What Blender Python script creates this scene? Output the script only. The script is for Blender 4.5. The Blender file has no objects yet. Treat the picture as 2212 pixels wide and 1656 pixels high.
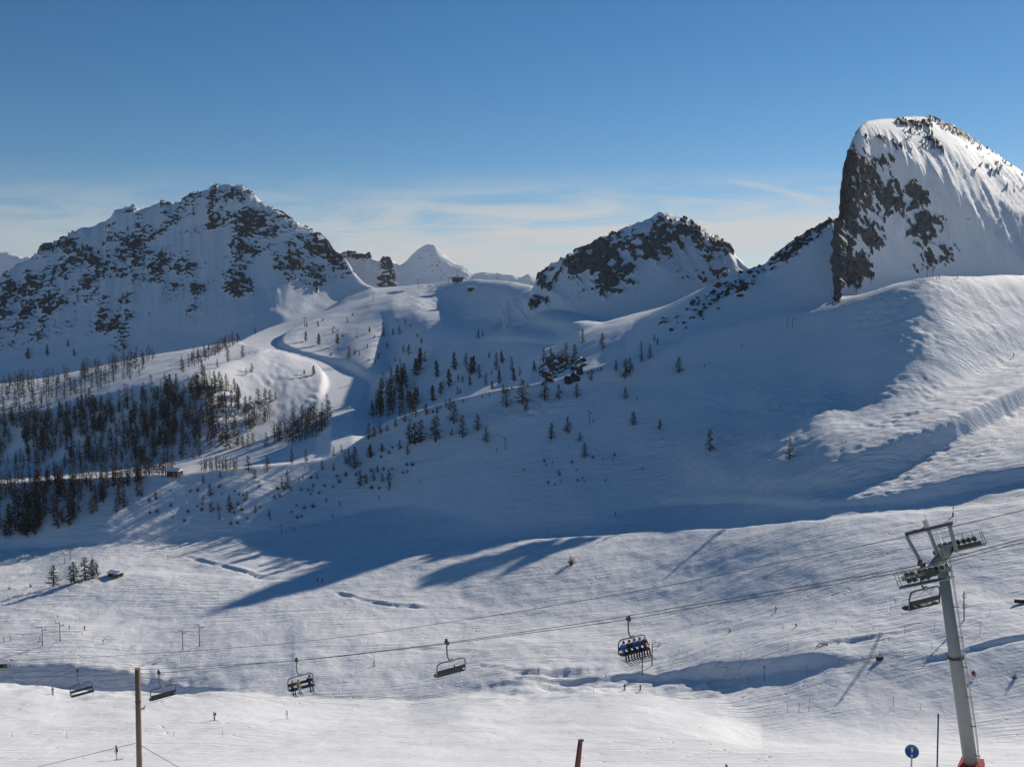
import bpy, bmesh, math, random
import numpy as np
from mathutils import Vector, Matrix

random.seed(7)
RNG = np.random.RandomState(11)
scn = bpy.context.scene
COL = scn.collection

# ------------------------------------------------------------------ camera
FPX = 2170.0                     # focal length, in units of a 2211.5 x 1656 picture
CX, CY = 1105.75, 828.0
PITCH = math.radians(4.95)       # looking slightly down
cam_d = bpy.data.cameras.new('camera')
cam_d.sensor_width = 36.0
cam_d.lens = 36.0 * FPX / 2211.5
cam_d.clip_start = 0.5
cam_d.clip_end = 40000.0
cam = bpy.data.objects.new('camera', cam_d)
COL.objects.link(cam)
cam.location = (0, 0, 0)
cam.rotation_euler = (math.radians(90) - PITCH, 0, 0)
scn.camera = cam

# ------------------------------------------------------------------ sun and sky
SUN_AZ = math.radians(42.0)      # to the right of the view direction (+Y)
SUN_EL = math.radians(23.5)
world = bpy.data.worlds.new('World')
scn.world = world
world.use_nodes = True
wn, wl = world.node_tree.nodes, world.node_tree.links
wn.clear()
w_out = wn.new('ShaderNodeOutputWorld')
w_bg = wn.new('ShaderNodeBackground')
w_bg.inputs['Strength'].default_value = 0.070
w_sky = wn.new('ShaderNodeTexSky')
w_sky.sky_type = 'NISHITA'
w_sky.sun_disc = False
w_sky.sun_elevation = SUN_EL
w_sky.sun_rotation = SUN_AZ
w_sky.altitude = 2300
w_sky.air_density = 1.0
w_sky.dust_density = 0.1
w_sky.ozone_density = 4.0
wl.new(w_bg.outputs[0], w_out.inputs[0])

# thin high cloud in a low belt above the horizon, all the way round
def wmath(op, a, b=None, clamp=False):
    n = wn.new('ShaderNodeMath'); n.operation = op; n.use_clamp = clamp
    for i, v in enumerate((a, b)):
        if v is None: continue
        if hasattr(v, 'links'): wl.new(v, n.inputs[i])
        else: n.inputs[i].default_value = v
    return n.outputs[0]
w_tc = wn.new('ShaderNodeTexCoord')
w_sep = wn.new('ShaderNodeSeparateXYZ'); wl.new(w_tc.outputs['Generated'], w_sep.inputs[0])
w_az = wmath('ARCTAN2', w_sep.outputs[0], w_sep.outputs[1])
w_el = wmath('ARCSINE', w_sep.outputs[2])
w_cmb = wn.new('ShaderNodeCombineXYZ')
wl.new(wmath('MULTIPLY', w_az, 5.2), w_cmb.inputs[0])
wl.new(wmath('MULTIPLY', w_el, 34.0), w_cmb.inputs[1])
w_n1 = wn.new('ShaderNodeTexNoise'); w_n1.inputs['Scale'].default_value = 1.0
w_n1.inputs['Detail'].default_value = 9; w_n1.inputs['Roughness'].default_value = 0.63
w_n1.inputs['Distortion'].default_value = 1.0
w_map = wn.new('ShaderNodeMapping'); w_map.inputs['Location'].default_value = (0.35, 0.2, 3.1)
w_map.inputs['Rotation'].default_value = (0, 0, 0.10)
wl.new(w_cmb.outputs[0], w_map.inputs[0]); wl.new(w_map.outputs[0], w_n1.inputs['Vector'])
w_ramp = wn.new('ShaderNodeMapRange'); w_ramp.interpolation_type = 'SMOOTHSTEP'
w_ramp.inputs['From Min'].default_value = 0.30; w_ramp.inputs['From Max'].default_value = 0.60
wl.new(w_n1.outputs['Fac'], w_ramp.inputs['Value'])
w_lo = wn.new('ShaderNodeMapRange'); w_lo.interpolation_type = 'SMOOTHSTEP'
w_lo.inputs['From Min'].default_value = 0.13; w_lo.inputs['From Max'].default_value = 0.06
wl.new(w_el, w_lo.inputs['Value'])
w_lob = wmath('ADD', wmath('MULTIPLY', wmath('COSINE', wmath('MULTIPLY', wmath('SUBTRACT', w_az, 0.13), 3.6)), 0.4), 0.62)
w_cl = wmath('MULTIPLY', wmath('MULTIPLY', w_ramp.outputs[0], w_lo.outputs[0]), w_lob)
# general whitening of the lowest few degrees
w_hz = wn.new('ShaderNodeMapRange'); w_hz.interpolation_type = 'SMOOTHSTEP'
w_hz.inputs['From Min'].default_value = 0.11; w_hz.inputs['From Max'].default_value = 0.0
w_hz.inputs['To Max'].default_value = 0.22
wl.new(w_el, w_hz.inputs['Value'])
# an old vapour trail
dA, dE = wmath('SUBTRACT', w_az, 0.2565), wmath('SUBTRACT', w_el, 0.0985)
t_al = wmath('ADD', wmath('MULTIPLY', dA, .9647), wmath('MULTIPLY', dE, -.2633)); t_ac = wmath('ADD', wmath('MULTIPLY', dA, .2633), wmath('MULTIPLY', dE, .9647))
t_ac = wmath('ADD', t_ac, wmath('MULTIPLY', wmath('SUBTRACT', w_n1.outputs['Fac'], .5), .012))
t_g = wmath('POWER', 2.718, wmath('MULTIPLY', wmath('MULTIPLY', wmath('MULTIPLY', t_ac, 290.0), wmath('MULTIPLY', t_ac, 290.0)), -1.0))
t_l = wmath('POWER', 2.718, wmath('MULTIPLY', wmath('POWER', wmath('ABSOLUTE', wmath('MULTIPLY', t_al, 24.0)), 4.0), -1.0))
w_tr = wmath('MULTIPLY', wmath('MULTIPLY', t_g, t_l), .42)
w_cf = wmath('ADD', wmath('ADD', w_cl, w_tr), w_hz.outputs[0], clamp=True)
w_tint = wn.new('ShaderNodeMix'); w_tint.data_type = 'RGBA'
w_tint.inputs[7].default_value = (8.6, 8.7, 8.6, 1)
w_hsv = wn.new('ShaderNodeHueSaturation'); w_hsv.inputs['Saturation'].default_value = 1.26; w_hsv.inputs['Hue'].default_value = 0.495; w_hsv.inputs['Value'].default_value = 1.12
wl.new(w_sky.outputs[0], w_hsv.inputs['Color'])
wl.new(w_hsv.outputs[0], w_tint.inputs[6]); wl.new(w_cf, w_tint.inputs[0])
wl.new(w_tint.outputs[2], w_bg.inputs['Color'])

sun_d = bpy.data.lights.new('sun', 'SUN')
sun_d.energy = 5.0
sun_d.angle = math.radians(0.53)
sun_d.color = (1.0, 0.905, 0.78)
sun = bpy.data.objects.new('sun', sun_d)
COL.objects.link(sun)
sdir = Vector((math.sin(SUN_AZ) * math.cos(SUN_EL), math.cos(SUN_AZ) * math.cos(SUN_EL), math.sin(SUN_EL)))
sun.rotation_euler = sdir.to_track_quat('Z', 'Y').to_euler()
sun.location = sdir * 50

scn.view_settings.view_transform = 'Standard'
scn.view_settings.look = 'None'
scn.view_settings.exposure = -0.08
scn.view_settings.gamma = 1.0
scn.view_settings.use_curve_mapping = False

# ------------------------------------------------------------------ noise (numpy)
def _hash(ix, iy, seed):
    h = (ix.astype(np.int64) * 374761393 + iy.astype(np.int64) * 668265263 + seed * 974711) & 0xffffffff
    h = ((h ^ (h >> 13)) * 1274126177) & 0xffffffff
    h = h ^ (h >> 16)
    return h
def perlin(x, y, seed=0):
    x0 = np.floor(x); y0 = np.floor(y)
    fx = x - x0; fy = y - y0
    ux = fx * fx * fx * (fx * (fx * 6 - 15) + 10); uy = fy * fy * fy * (fy * (fy * 6 - 15) + 10)
    def g(dx, dy):
        a = _hash(x0 + dx, y0 + dy, seed) * (2 * math.pi / 4294967296.0)
        return np.cos(a) * (fx - dx) + np.sin(a) * (fy - dy)
    n00, n10, n01, n11 = g(0, 0), g(1, 0), g(0, 1), g(1, 1)
    a = n00 + ux * (n10 - n00); b = n01 + ux * (n11 - n01)
    return (a + uy * (b - a)) * 1.5
def fbm(x, y, oct=4, seed=0, gain=0.5, lac=2.03):
    s = 0; a = 1.0
    for i in range(oct):
        s = s + a * perlin(x, y, seed + i * 17); a *= gain; x = x * lac + 3.1; y = y * lac - 1.7
    return s
def ridged(x, y, oct=4, seed=0, gain=0.5):
    s = 0; a = 1.0
    for i in range(oct):
        s = s + a * (1 - 2 * np.abs(perlin(x, y, seed + i * 17))); a *= gain; x = x * 2.07 + 5.3; y = y * 2.07 + 1.9
    return s
def cells(x, y, seed=0):
    """distance to the nearest jittered grid point (for moguls)"""
    x0 = np.floor(x); y0 = np.floor(y); best = np.full(x.shape, 9.0)
    for dx in (-1, 0, 1):
        for dy in (-1, 0, 1):
            h = _hash(x0 + dx, y0 + dy, seed)
            px = x0 + dx + 0.15 + 0.7 * ((h & 0xffff) / 65535.0); py = y0 + dy + 0.15 + 0.7 * ((h >> 16) / 65535.0)
            best = np.minimum(best, (x - px) ** 2 + (y - py) ** 2)
    return np.sqrt(best)
def sstep(a, b, x):
    t = np.clip((x - a) / (b - a), 0, 1); return t * t * (3 - 2 * t)

# ------------------------------------------------------------------ picture <-> place
def tan_dep(py):                       # depression tangent of a picture row
    return np.tan(PITCH + np.arctan((np.asarray(py, float) - CY) / FPX))
def x_of(px, Y, z):
    v = np.tan(np.arctan2(-z, Y) - PITCH)
    return (px - CX) / FPX / (math.cos(PITCH) - v * math.sin(PITCH)) * Y
def at(px, py, Y):
    """the point that stands Y metres ahead and is seen at (px, py)"""
    z = -float(tan_dep(py)) * Y
    return Vector((float(x_of(px, Y, z)), Y, z))
def project(X, Y, Z):
    v = np.tan(np.arctan2(-Z, Y) - PITCH)
    return CX + FPX * X * (math.cos(PITCH) - v * math.sin(PITCH)) / Y, CY + FPX * v

def blur(r, step, sig):
    k = int(3 * sig / step)
    w = np.exp(-0.5 * (np.arange(-k, k + 1) * step / sig) ** 2); w /= w.sum()
    return np.convolve(np.pad(r, k, mode='edge'), w, mode='valid')
def nodes(px, nd, smooth=0):
    xs = [n[0] for n in nd]; ys = [n[1] for n in nd]
    r = np.interp(px, xs, ys)
    if smooth:
        r = blur(r, px[1] - px[0], smooth)
    return r

class Loft:
    """terrain swept through ridge, bench and valley lines that run from left to right at growing distance"""
    def __init__(self, px): self.px = px; self.L = []; self.n = []
    def absz(self, Y, z, n=10):
        p = np.zeros_like(self.px); self.L.append((p + Y, p + z)); self.n.append(n); return self
    def at(self, py, Y, n=10, sm=25):
        y = nodes(self.px, py, sm); Yv = nodes(self.px, Y, max(sm, 60))
        self.L.append((Yv, -tan_dep(y) * Yv)); self.n.append(n); return self
    def slope(self, py, s, n=10, sm=25, over=None, ysm=40):
        Ya, za = self.L[-1]; t = tan_dep(nodes(self.px, py, sm)); sv = nodes(self.px, s, 70)
        Y = (sv * Ya - za) / np.maximum(sv + t, 0.02)
        Y = np.maximum(Y, Ya + 1.0)
        if over is not None:
            w = sstep(over[0][0] - 40, over[0][0] + 40, self.px)
            Y = Y * (1 - w) + np.maximum(nodes(self.px, over, 50), Ya + 1.0) * w
        Y = np.maximum(blur(Y, self.px[1] - self.px[0], ysm), Ya + 0.6)
        self.L.append((Y, -t * Y)); self.n.append(n); return self
    def rel(self, d, n=6, sm=60):
        Ya, za = self.L[-1]
        dY = nodes(self.px, [(p, a) for p, a, b in d], sm); dz = nodes(self.px, [(p, b) for p, a, b in d], sm)
        self.L.append((Ya + dY, za + dz)); self.n.append(n); return self
    def build(self, tension=1.0):
        Y = np.array([l[0] for l in self.L]); Z = np.array([l[1] for l in self.L])   # lines x columns
        h = np.maximum(np.diff(Y, axis=0), 0.3)
        Y = np.concatenate([Y[:1], Y[:1] + np.cumsum(h, axis=0)])
        dl = np.diff(Z, axis=0) / h
        m = np.zeros_like(Z)
        a, b = dl[:-1], dl[1:]; w1 = 2 * h[1:] + h[:-1]; w2 = h[1:] + 2 * h[:-1]
        ok = (a * b) > 0
        den = np.where(ok, w1 / np.where(ok, a, 1) + w2 / np.where(ok, b, 1), 1)
        m[1:-1] = np.where(ok, (w1 + w2) / den, 0.0)
        m[0] = dl[0]; m[-1] = dl[-1]
        rows_Y, rows_Z = [], []
        for k in range(len(Y) - 1):
            nn = self.n[k + 1]
            ts = np.arange(nn) / nn
            if k == len(Y) - 2: ts = np.append(ts, 1.0)
            for t in ts:
                h00 = 2 * t**3 - 3 * t**2 + 1; h10 = t**3 - 2 * t**2 + t; h01 = -2 * t**3 + 3 * t**2; h11 = t**3 - t**2
                rows_Y.append(Y[k] + t * h[k]); rows_Z.append(h00 * Z[k] + h10 * h[k] * m[k] + h01 * Z[k + 1] + h11 * h[k] * m[k + 1])
        self.Y = np.array(rows_Y); self.Z = np.array(rows_Z)
        self.X = x_of(self.px[None, :], self.Y, self.Z)
        self.PX, self.PY = project(self.X, self.Y, self.Z)
        return self
    def find(self, px, py):
        """first point of the sheet met along the line of sight through (px, py)"""
        c = int(round((px - self.px[0]) / (self.px[1] - self.px[0])))
        c = min(max(c, 0), len(self.px) - 1)
        qx, qy = project(self.X[:, c], self.Y[:, c], self.Z[:, c])
        vis = np.minimum.accumulate(qy)
        i = int(np.argmax(vis <= py)) if (vis <= py).any() else len(qy) - 1
        i = max(i, 1)
        a, b = qy[i - 1], qy[i]
        t = 0.0 if abs(a - b) < 1e-6 else min(max((a - py) / (a - b), 0), 1)
        Y = self.Y[i - 1, c] * (1 - t) + self.Y[i, c] * t; Z = self.Z[i - 1, c] * (1 - t) + self.Z[i, c] * t
        return Vector((float(x_of(px, Y, Z)), float(Y), float(Z)))
    def mesh(self, name, mat, rock=None):
        R, C = self.X.shape
        co = np.stack([self.X, self.Y, self.Z], -1).reshape(-1, 3).astype(np.float32)
        i = np.arange(R - 1)[:, None] * C + np.arange(C - 1)[None, :]
        q = np.stack([i, i + 1, i + C + 1, i + C], -1).reshape(-1, 4).astype(np.int32)
        me = bpy.data.meshes.new(name)
        me.vertices.add(len(co)); me.vertices.foreach_set('co', co.ravel())
        me.loops.add(q.size); me.loops.foreach_set('vertex_index', q.ravel())
        me.polygons.add(len(q))
        me.polygons.foreach_set('loop_start', np.arange(0, q.size, 4, dtype=np.int32))
        me.polygons.foreach_set('use_smooth', np.ones(len(q), bool))
        me.update(calc_edges=True)
        if rock is not None:
            for nm, arr in rock.items():
                at_ = me.attributes.new(nm, 'FLOAT', 'POINT')
                at_.data.foreach_set('value', np.clip(arr, 0, 1).reshape(-1).astype(np.float32))
        me.materials.append(mat)
        o = bpy.data.objects.new(name, me); COL.objects.link(o)
        o['kind'] = 'structure'
        return o
# ------------------------------------------------------------------ materials
def new_mat(name):
    m = bpy.data.materials.new(name); m.use_nodes = True
    nt = m.node_tree; b = nt.nodes['Principled BSDF']
    return m, nt, b
def simple(name, col, rough=0.6, metal=0.0, var=0.15, scale=8.0, spec=0.5):
    m, nt, b = new_mat(name)
    tc = nt.nodes.new('ShaderNodeTexCoord'); n = nt.nodes.new('ShaderNodeTexNoise')
    n.inputs['Scale'].default_value = scale; n.inputs['Detail'].default_value = 4
    nt.links.new(tc.outputs['Object'], n.inputs['Vector'])
    r = nt.nodes.new('ShaderNodeMix'); r.data_type = 'RGBA'
    r.inputs[6].default_value = (*[c * (1 - var) for c in col], 1); r.inputs[7].default_value = (*[min(1, c * (1 + var)) for c in col], 1)
    nt.links.new(n.outputs['Fac'], r.inputs[0]); nt.links.new(r.outputs[2], b.inputs['Base Color'])
    b.inputs['Roughness'].default_value = rough; b.inputs['Metallic'].default_value = metal
    b.inputs['Specular IOR Level'].default_value = spec
    return m

def snow_material(name, bump_d=0.35, streak=True, rocky=False, rock_col=(0.040, 0.042, 0.048), fine=1.0):
    m, nt, b = new_mat(name)
    N, L = nt.nodes, nt.links
    tc = N.new('ShaderNodeTexCoord')
    def noise(scale, detail=4, vec=None, rough=0.55):
        n = N.new('ShaderNodeTexNoise'); n.inputs['Scale'].default_value = scale
        n.inputs['Detail'].default_value = detail; n.inputs['Roughness'].default_value = rough
        L.new(vec if vec is not None else tc.outputs['Object'], n.inputs['Vector']); return n.outputs['Fac']
    def mth(op, a, c=None, clamp=False):
        n = N.new('ShaderNodeMath'); n.operation = op; n.use_clamp = clamp
        for i, v in enumerate((a, c)):
            if v is None: continue
            if hasattr(v, 'links'): L.new(v, n.inputs[i])
            else: n.inputs[i].default_value = v
        return n.outputs[0]
    # snow: nearly white, faint tone changes between wind crust and fresh snow
    n1 = noise(0.035, 5)
    mixs = N.new('ShaderNodeMix'); mixs.data_type = 'RGBA'
    mixs.inputs[6].default_value = (0.72, 0.74, 0.77, 1); mixs.inputs[7].default_value = (0.80, 0.803, 0.81, 1)
    L.new(n1, mixs.inputs[0])
    base = mixs.outputs[2]
    # relief
    h = mth('MULTIPLY', noise(0.7 * fine, 5), 0.5)
    if streak:
        mp = N.new('ShaderNodeMapping'); mp.inputs['Rotation'].default_value = (0, 0, 0.28)
        mp.inputs['Scale'].default_value = (0.055, 1.0, 0.4)
        L.new(tc.outputs['Object'], mp.inputs[0])
        s1 = noise(1.0, 5, mp.outputs[0], 0.6)
        mp2 = N.new('ShaderNodeMapping'); mp2.inputs['Rotation'].default_value = (0, 0, -0.12)
        mp2.inputs['Scale'].default_value = (0.03, 0.42, 0.25)
        L.new(tc.outputs['Object'], mp2.inputs[0])
        s2 = noise(1.0, 4, mp2.outputs[0], 0.6)
        at_t = N.new('ShaderNodeAttribute'); at_t.attribute_name = 'tracks'
        mp4 = N.new('ShaderNodeMapping'); mp4.inputs['Rotation'].default_value = (0, 0, -0.75)
        mp4.inputs['Scale'].default_value = (0.05, 0.8, 0.4)
        L.new(tc.outputs['Object'], mp4.inputs[0])
        s3 = noise(1.0, 5, mp4.outputs[0], 0.6)
        msk = N.new('ShaderNodeMapRange'); msk.interpolation_type = 'SMOOTHSTEP'; msk.inputs['From Min'].default_value = .42; msk.inputs['From Max'].default_value = .58
        L.new(noise(0.021, 3), msk.inputs['Value'])
        inv = mth('SUBTRACT', 1.0, msk.outputs[0])
        k = mth('ADD', mth('MULTIPLY', mth('MULTIPLY', s1, 1.9), inv), mth('ADD', mth('MULTIPLY', s2, 1.8), mth('MULTIPLY', mth('MULTIPLY', s3, 2.2), msk.outputs[0])))
        # single ski tracks: thin grooves along warped contour lines
        mp3 = N.new('ShaderNodeMapping'); mp3.inputs['Scale'].default_value = (0.018, 0.05, 0.03)
        mp3.inputs['Rotation'].default_value = (0, 0, 0.5)
        L.new(tc.outputs['Object'], mp3.inputs[0])
        w = noise(1.0, 3, mp3.outputs[0], 0.5)
        g = mth('ABSOLUTE', mth('SUBTRACT', mth('FRACT', mth('MULTIPLY', w, 11.0)), 0.5))
        gr = N.new('ShaderNodeMapRange'); gr.inputs['From Min'].default_value = 0.0; gr.inputs['From Max'].default_value = 0.035
        gr.inputs['To Min'].default_value = -0.5; gr.inputs['To Max'].default_value = 0.0
        L.new(g, gr.inputs['Value'])
        k = mth('ADD', k, gr.outputs[0])
        h = mth('ADD', h, mth('MULTIPLY', k, at_t.outputs['Fac']))
    bp = N.new('ShaderNodeBump'); bp.inputs['Strength'].default_value = 1.0
    bp.inputs['Distance'].default_value = bump_d
    L.new(h, bp.inputs['Height']); L.new(bp.outputs[0], b.inputs['Normal'])
    b.inputs['Roughness'].default_value = 0.75
    b.inputs['Specular IOR Level'].default_value = 0.25
    if rocky:
        at_r = N.new('ShaderNodeAttribute'); at_r.attribute_name = 'rock'
        g = N.new('ShaderNodeNewGeometry'); sp = N.new('ShaderNodeSeparateXYZ'); L.new(g.outputs['Normal'], sp.inputs[0])
        f = mth('ADD', at_r.outputs['Fac'], mth('MULTIPLY', mth('SUBTRACT', noise(0.22, 6, None, 0.7), 0.5), 0.7))
        f = mth('SUBTRACT', f, mth('MULTIPLY', mth('SUBTRACT', sp.outputs[2], 0.72), 0.55))
        st = N.new('ShaderNodeMapRange'); st.interpolation_type = 'SMOOTHSTEP'
        st.inputs['From Min'].default_value = 0.46; st.inputs['From Max'].default_value = 0.56
        L.new(f, st.inputs['Value'])
        mr = N.new('ShaderNodeMix'); mr.data_type = 'RGBA'
        mr.inputs[6].default_value = (*[c * 0.55 for c in rock_col], 1); mr.inputs[7].default_value = (*[c * 1.6 for c in rock_col], 1)
        mpz = N.new('ShaderNodeMapping'); mpz.inputs['Scale'].default_value = (0.3, 0.3, 0.08); L.new(tc.outputs['Object'], mpz.inputs[0])
        L.new(noise(1.0, 6, mpz.outputs[0], 0.7), mr.inputs[0])
        mx = N.new('ShaderNodeMix'); mx.data_type = 'RGBA'
        L.new(st.outputs[0], mx.inputs[0]); L.new(base, mx.inputs[6]); L.new(mr.outputs[2], mx.inputs[7])
        base = mx.outputs[2]
    L.new(base, b.inputs['Base Color'])
    return m
M_SNOW = snow_material('snow_ground_mat', 0.42, True, rocky=True)
M_MTN = snow_material('mountain_mat', 1.2, False, rocky=True, fine=0.35)
M_HORN = snow_material('limestone_mountain_mat', 1.0, False, rocky=True, rock_col=(0.085, 0.080, 0.076), fine=0.4)
M_FAR = snow_material('far_mountain_mat', 6.0, False, rocky=True, fine=0.05)

# ------------------------------------------------------------------ the ground
GPX = np.arange(-340.0, 2700.0, 3.6)
G = Loft(GPX)
G.absz(4, -5.5).absz(20, -13, 3).absz(34, -19, 3).absz(46, -24, 3).absz(62, -31.5, 6).absz(125, -58.6, 22)
C1 = [(-300,1476),(0,1483),(80,1487),(150,1494),(360,1498),(500,1493),(620,1506),(700,1513),(880,1518),(1010,1501),(1200,1496),(1330,1493),(1400,1494),(1560,1512),(1710,1536),(1950,1543),(2211,1551),(2500,1560)]
G.at(C1, [(-300,268),(0,265),(360,262),(620,256),(880,250),(1200,240),(1400,232),(1560,224),(1710,207),(2211,188),(2500,180)], 70)
G.at([(-300,1488),(0,1494),(80,1497),(360,1503),(420,1497),(500,1489),(620,1500),(700,1507),(880,1512),(1010,1495),(1150,1472),(1400,1470),(1450,1471),(1540,1471),(1605,1458),(1765,1445),(1900,1430),(2050,1408),(2211,1390),(2500,1370)],
     [(-300,292),(0,290),(360,284),(500,274),(620,264),(880,257),(1010,253),(1150,258),(1400,255),(1450,249),(1540,243),(1605,237),(1765,224),(2050,221),(2211,216),(2500,208)], 26)
G.slope([(-300,1424),(0,1427),(150,1430),(250,1442),(330,1460),(450,1482),(600,1495),(750,1502),(880,1506),(1010,1488),(1150,1456),(1400,1452),(1450,1446),(1540,1430),(1605,1423),(1700,1412),(1765,1407),(1850,1412),(2050,1390),(2211,1372),(2500,1350)],
        [(-300,.5),(0,.5),(330,.45),(450,.2),(700,.08),(1010,.1),(1150,.3),(1400,.35),(1450,.6),(1765,.6),(1850,.3),(1950,.08),(2500,.08)], 22, 20)
G.at([(-300,1335),(0,1330),(400,1325),(700,1315),(1000,1335),(1200,1325),(1500,1330),(1800,1315),(2211,1290),(2500,1275)],
     [(-300,350),(0,345),(300,347),(700,342),(1000,331),(1200,324),(1400,312),(1500,300),(1600,287),(1800,265),(2000,253),(2211,245),(2500,238)], 50, 40)
G.at([(-300,1290),(0,1275),(100,1268),(180,1250),(250,1241),(320,1241),(400,1246),(690,1253),(800,1228),(900,1205),(1115,1166),(1300,1157),(1480,1150),(1700,1130),(1900,1112),(2058,1100),(2211,1085),(2500,1063)],
     [(-300,370),(0,374),(150,380),(300,391),(450,386),(700,380),(850,396),(1100,406),(1400,396),(1600,362),(1800,336),(2000,328),(2211,318),(2500,308)], 60)
G.rel([(-300,16,-3),(400,14,-2),(690,10,-.5),(1000,14,-3),(1400,14,-3),(1700,10,-1.5),(2500,8,.2)], 6)
# left: plain and lit lobe; right: foot of the big slope
G.slope([(-300,1200),(0,1188),(200,1182),(400,1170),(480,1160),(600,1147),(700,1125),(800,1100),(890,1090),(960,1110),(1040,1140),(1115,1150),(1300,1128),(1380,1098),(1480,1090),(1640,1090),(1720,1104),(1820,1098),(1960,1094),(2101,1060),(2211,1041),(2500,1000)],
        [(-300,.02),(400,.05),(800,.09),(890,.12),(1000,.3),(1300,.25),(1400,.08),(1480,.05),(1640,.06),(1720,.2),(1900,.15),(2500,.12)], 36)
G.slope([(-300,1175),(0,1165),(200,1158),(400,1140),(600,1122),(800,1080),(890,1068),(1000,1090),(1115,1105),(1300,1090),(1400,1072),(1600,1070),(1820,1085),(1960,1063),(2101,1017),(2211,1005),(2500,960)],
        [(-300,.58),(400,.58),(890,.52),(1115,.55),(1400,.55),(1700,.65),(2500,.8)], 20)
G.slope([(-300,1140),(0,1130),(200,1122),(400,1108),(600,1090),(800,1045),(890,1025),(1000,1035),(1115,1045),(1300,1045),(1400,1040),(1600,1058),(1720,1060),(1820,1066),(1873,1052),(1996,999),(2101,943),(2211,876),(2500,740)],
        [(-300,.62),(700,.6),(890,.56),(1400,.55),(1650,.4),(1820,.14),(2000,.12),(2500,.12)], 44)
G.slope([(-300,1110),(0,1100),(200,1090),(400,1080),(600,1065),(800,1010),(890,985),(1000,985),(1115,985),(1300,985),(1400,985),(1500,990),(1600,1030),(1720,1028),(1820,985),(1960,932),(2101,883),(2211,827),(2500,700)],
        [(-300,.62),(700,.6),(890,.56),(1400,.55),(1560,.5),(1720,.6),(1900,.8),(2500,.8)], 36)
G.slope([(-300,1085),(0,1075),(200,1062),(400,1055),(600,1040),(800,975),(890,945),(1000,930),(1115,910),(1300,890),(1400,885),(1500,900),(1590,905),(1680,852),(1760,838),(1802,850),(1830,884),(1890,886),(1995,866),(2135,805),(2211,765),(2500,650)],
        [(-300,.62),(700,.6),(890,.56),(1400,.6),(1500,.42),(1600,.30),(1700,.22),(1800,.18),(1900,.12),(2500,.10)], 46)
G.slope([(-300,1066),(0,1058),(200,1046),(400,1040),(600,1024),(800,955),(890,915),(1000,890),(1115,865),(1300,835),(1400,815),(1500,790),(1600,770),(1720,735),(1820,712),(1900,712),(2000,712),(2101,705),(2211,695),(2500,620)],
        [(-300,.55),(700,.52),(890,.46),(1400,.54),(1600,.42),(1800,.40),(1900,.43),(2000,.52),(2500,.56)], 50)
G.slope([(-300,1050),(0,1043),(200,1031),(380,1025),(560,1008),(640,1001),(700,990),(760,962),(800,937),(850,905),(960,869),(1060,846),(1200,822),(1310,790),(1400,762),(1500,722),(1600,698),(1720,678),(1820,660),(1880,640),(1940,615),(2000,599),(2070,597),(2211,594),(2500,580)],
        [(-300,.58),(700,.55),(1060,.54),(1310,.58),(1500,.56),(1800,.54),(1900,.5),(2000,.46),(2100,.42),(2500,.4)], 40, 8)
G.rel([(-300,60,-14),(700,60,-14),(1000,46,-11),(1200,26,-5),(1300,18,-2),(1400,12,2.0),(1500,12,3.5),(1800,14,4.5),(1900,16,2),(2000,20,-1),(2500,20,-2)], 8)
# valley floor behind the wooded ridge; to the right the rocky rib that climbs to the horn
G.at([(-300,1016),(0,1012),(200,1008),(370,1003),(500,985),(600,955),(680,920),(715,890),(760,884),(820,905),(900,885),(1000,848),(1100,815),(1160,780),(1210,742),(1250,717),(1300,704),(1370,690),(1430,665),(1500,630),(1560,603),(1610,582),(1650,570),(1700,533),(1750,497),(1800,474),(1808,474),(1811,640),(1900,640),(1960,630),(2050,620),(2500,640)],
     [(-300,980),(0,930),(300,895),(500,890),(600,915),(715,965),(800,950),(900,900),(1000,830),(1100,800),(1200,745),(1300,705),(1400,660),(1500,652),(1650,650),(1800,658),(1900,680),(2100,800),(2500,820)], 60, 2.2)
OV = [(1230,800),(1300,780),(1500,760),(1800,800),(2700,880)]
G.slope([(-300,905),(0,895),(116,878),(306,827),(493,783),(560,764),(620,768),(680,788),(720,806),(745,830),(760,850),(790,838),(820,825),(850,800),(930,762),(1000,742),(1100,738),(1200,745),(1250,728),(1300,716),(1370,702),(1430,680),(1500,648),(1600,605),(1700,570),(1800,540),(2500,620)],
        [(-300,.62),(400,.6),(493,.5),(540,.28),(600,.13),(700,.11),(745,.12),(790,.12),(850,.14),(930,.2),(1000,.27),(1100,.34),(2500,.3)], 60, 8, over=[(520,1125),(560,1165),(620,1185),(700,1150),(760,1090),(820,1095),(850,1110),(930,1100),(1000,1050),(1100,940),(1180,850)] + OV)
G.slope([(-300,890),(0,882),(116,868),(306,819),(493,775),(560,752),(620,756),(680,772),(730,788),(760,797),(800,800),(835,806),(870,784),(930,752),(1000,730),(1100,722),(1200,735),(1300,712),(1430,676),(1500,644),(1600,604),(1700,572),(1800,542),(2500,622)],
        [(-300,.2),(493,.1),(540,.07),(830,.07),(880,.12),(950,.18),(1100,.3),(1200,.3),(2500,.3)], 14, 6, over=[(520,1160),(560,1212),(620,1250),(680,1225),(730,1175),(760,1145),(800,1140),(835,1145),(870,1150),(930,1130),(1000,1080),(1100,960),(1180,864)] + [(a, b + 12) for a, b in OV])
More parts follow.
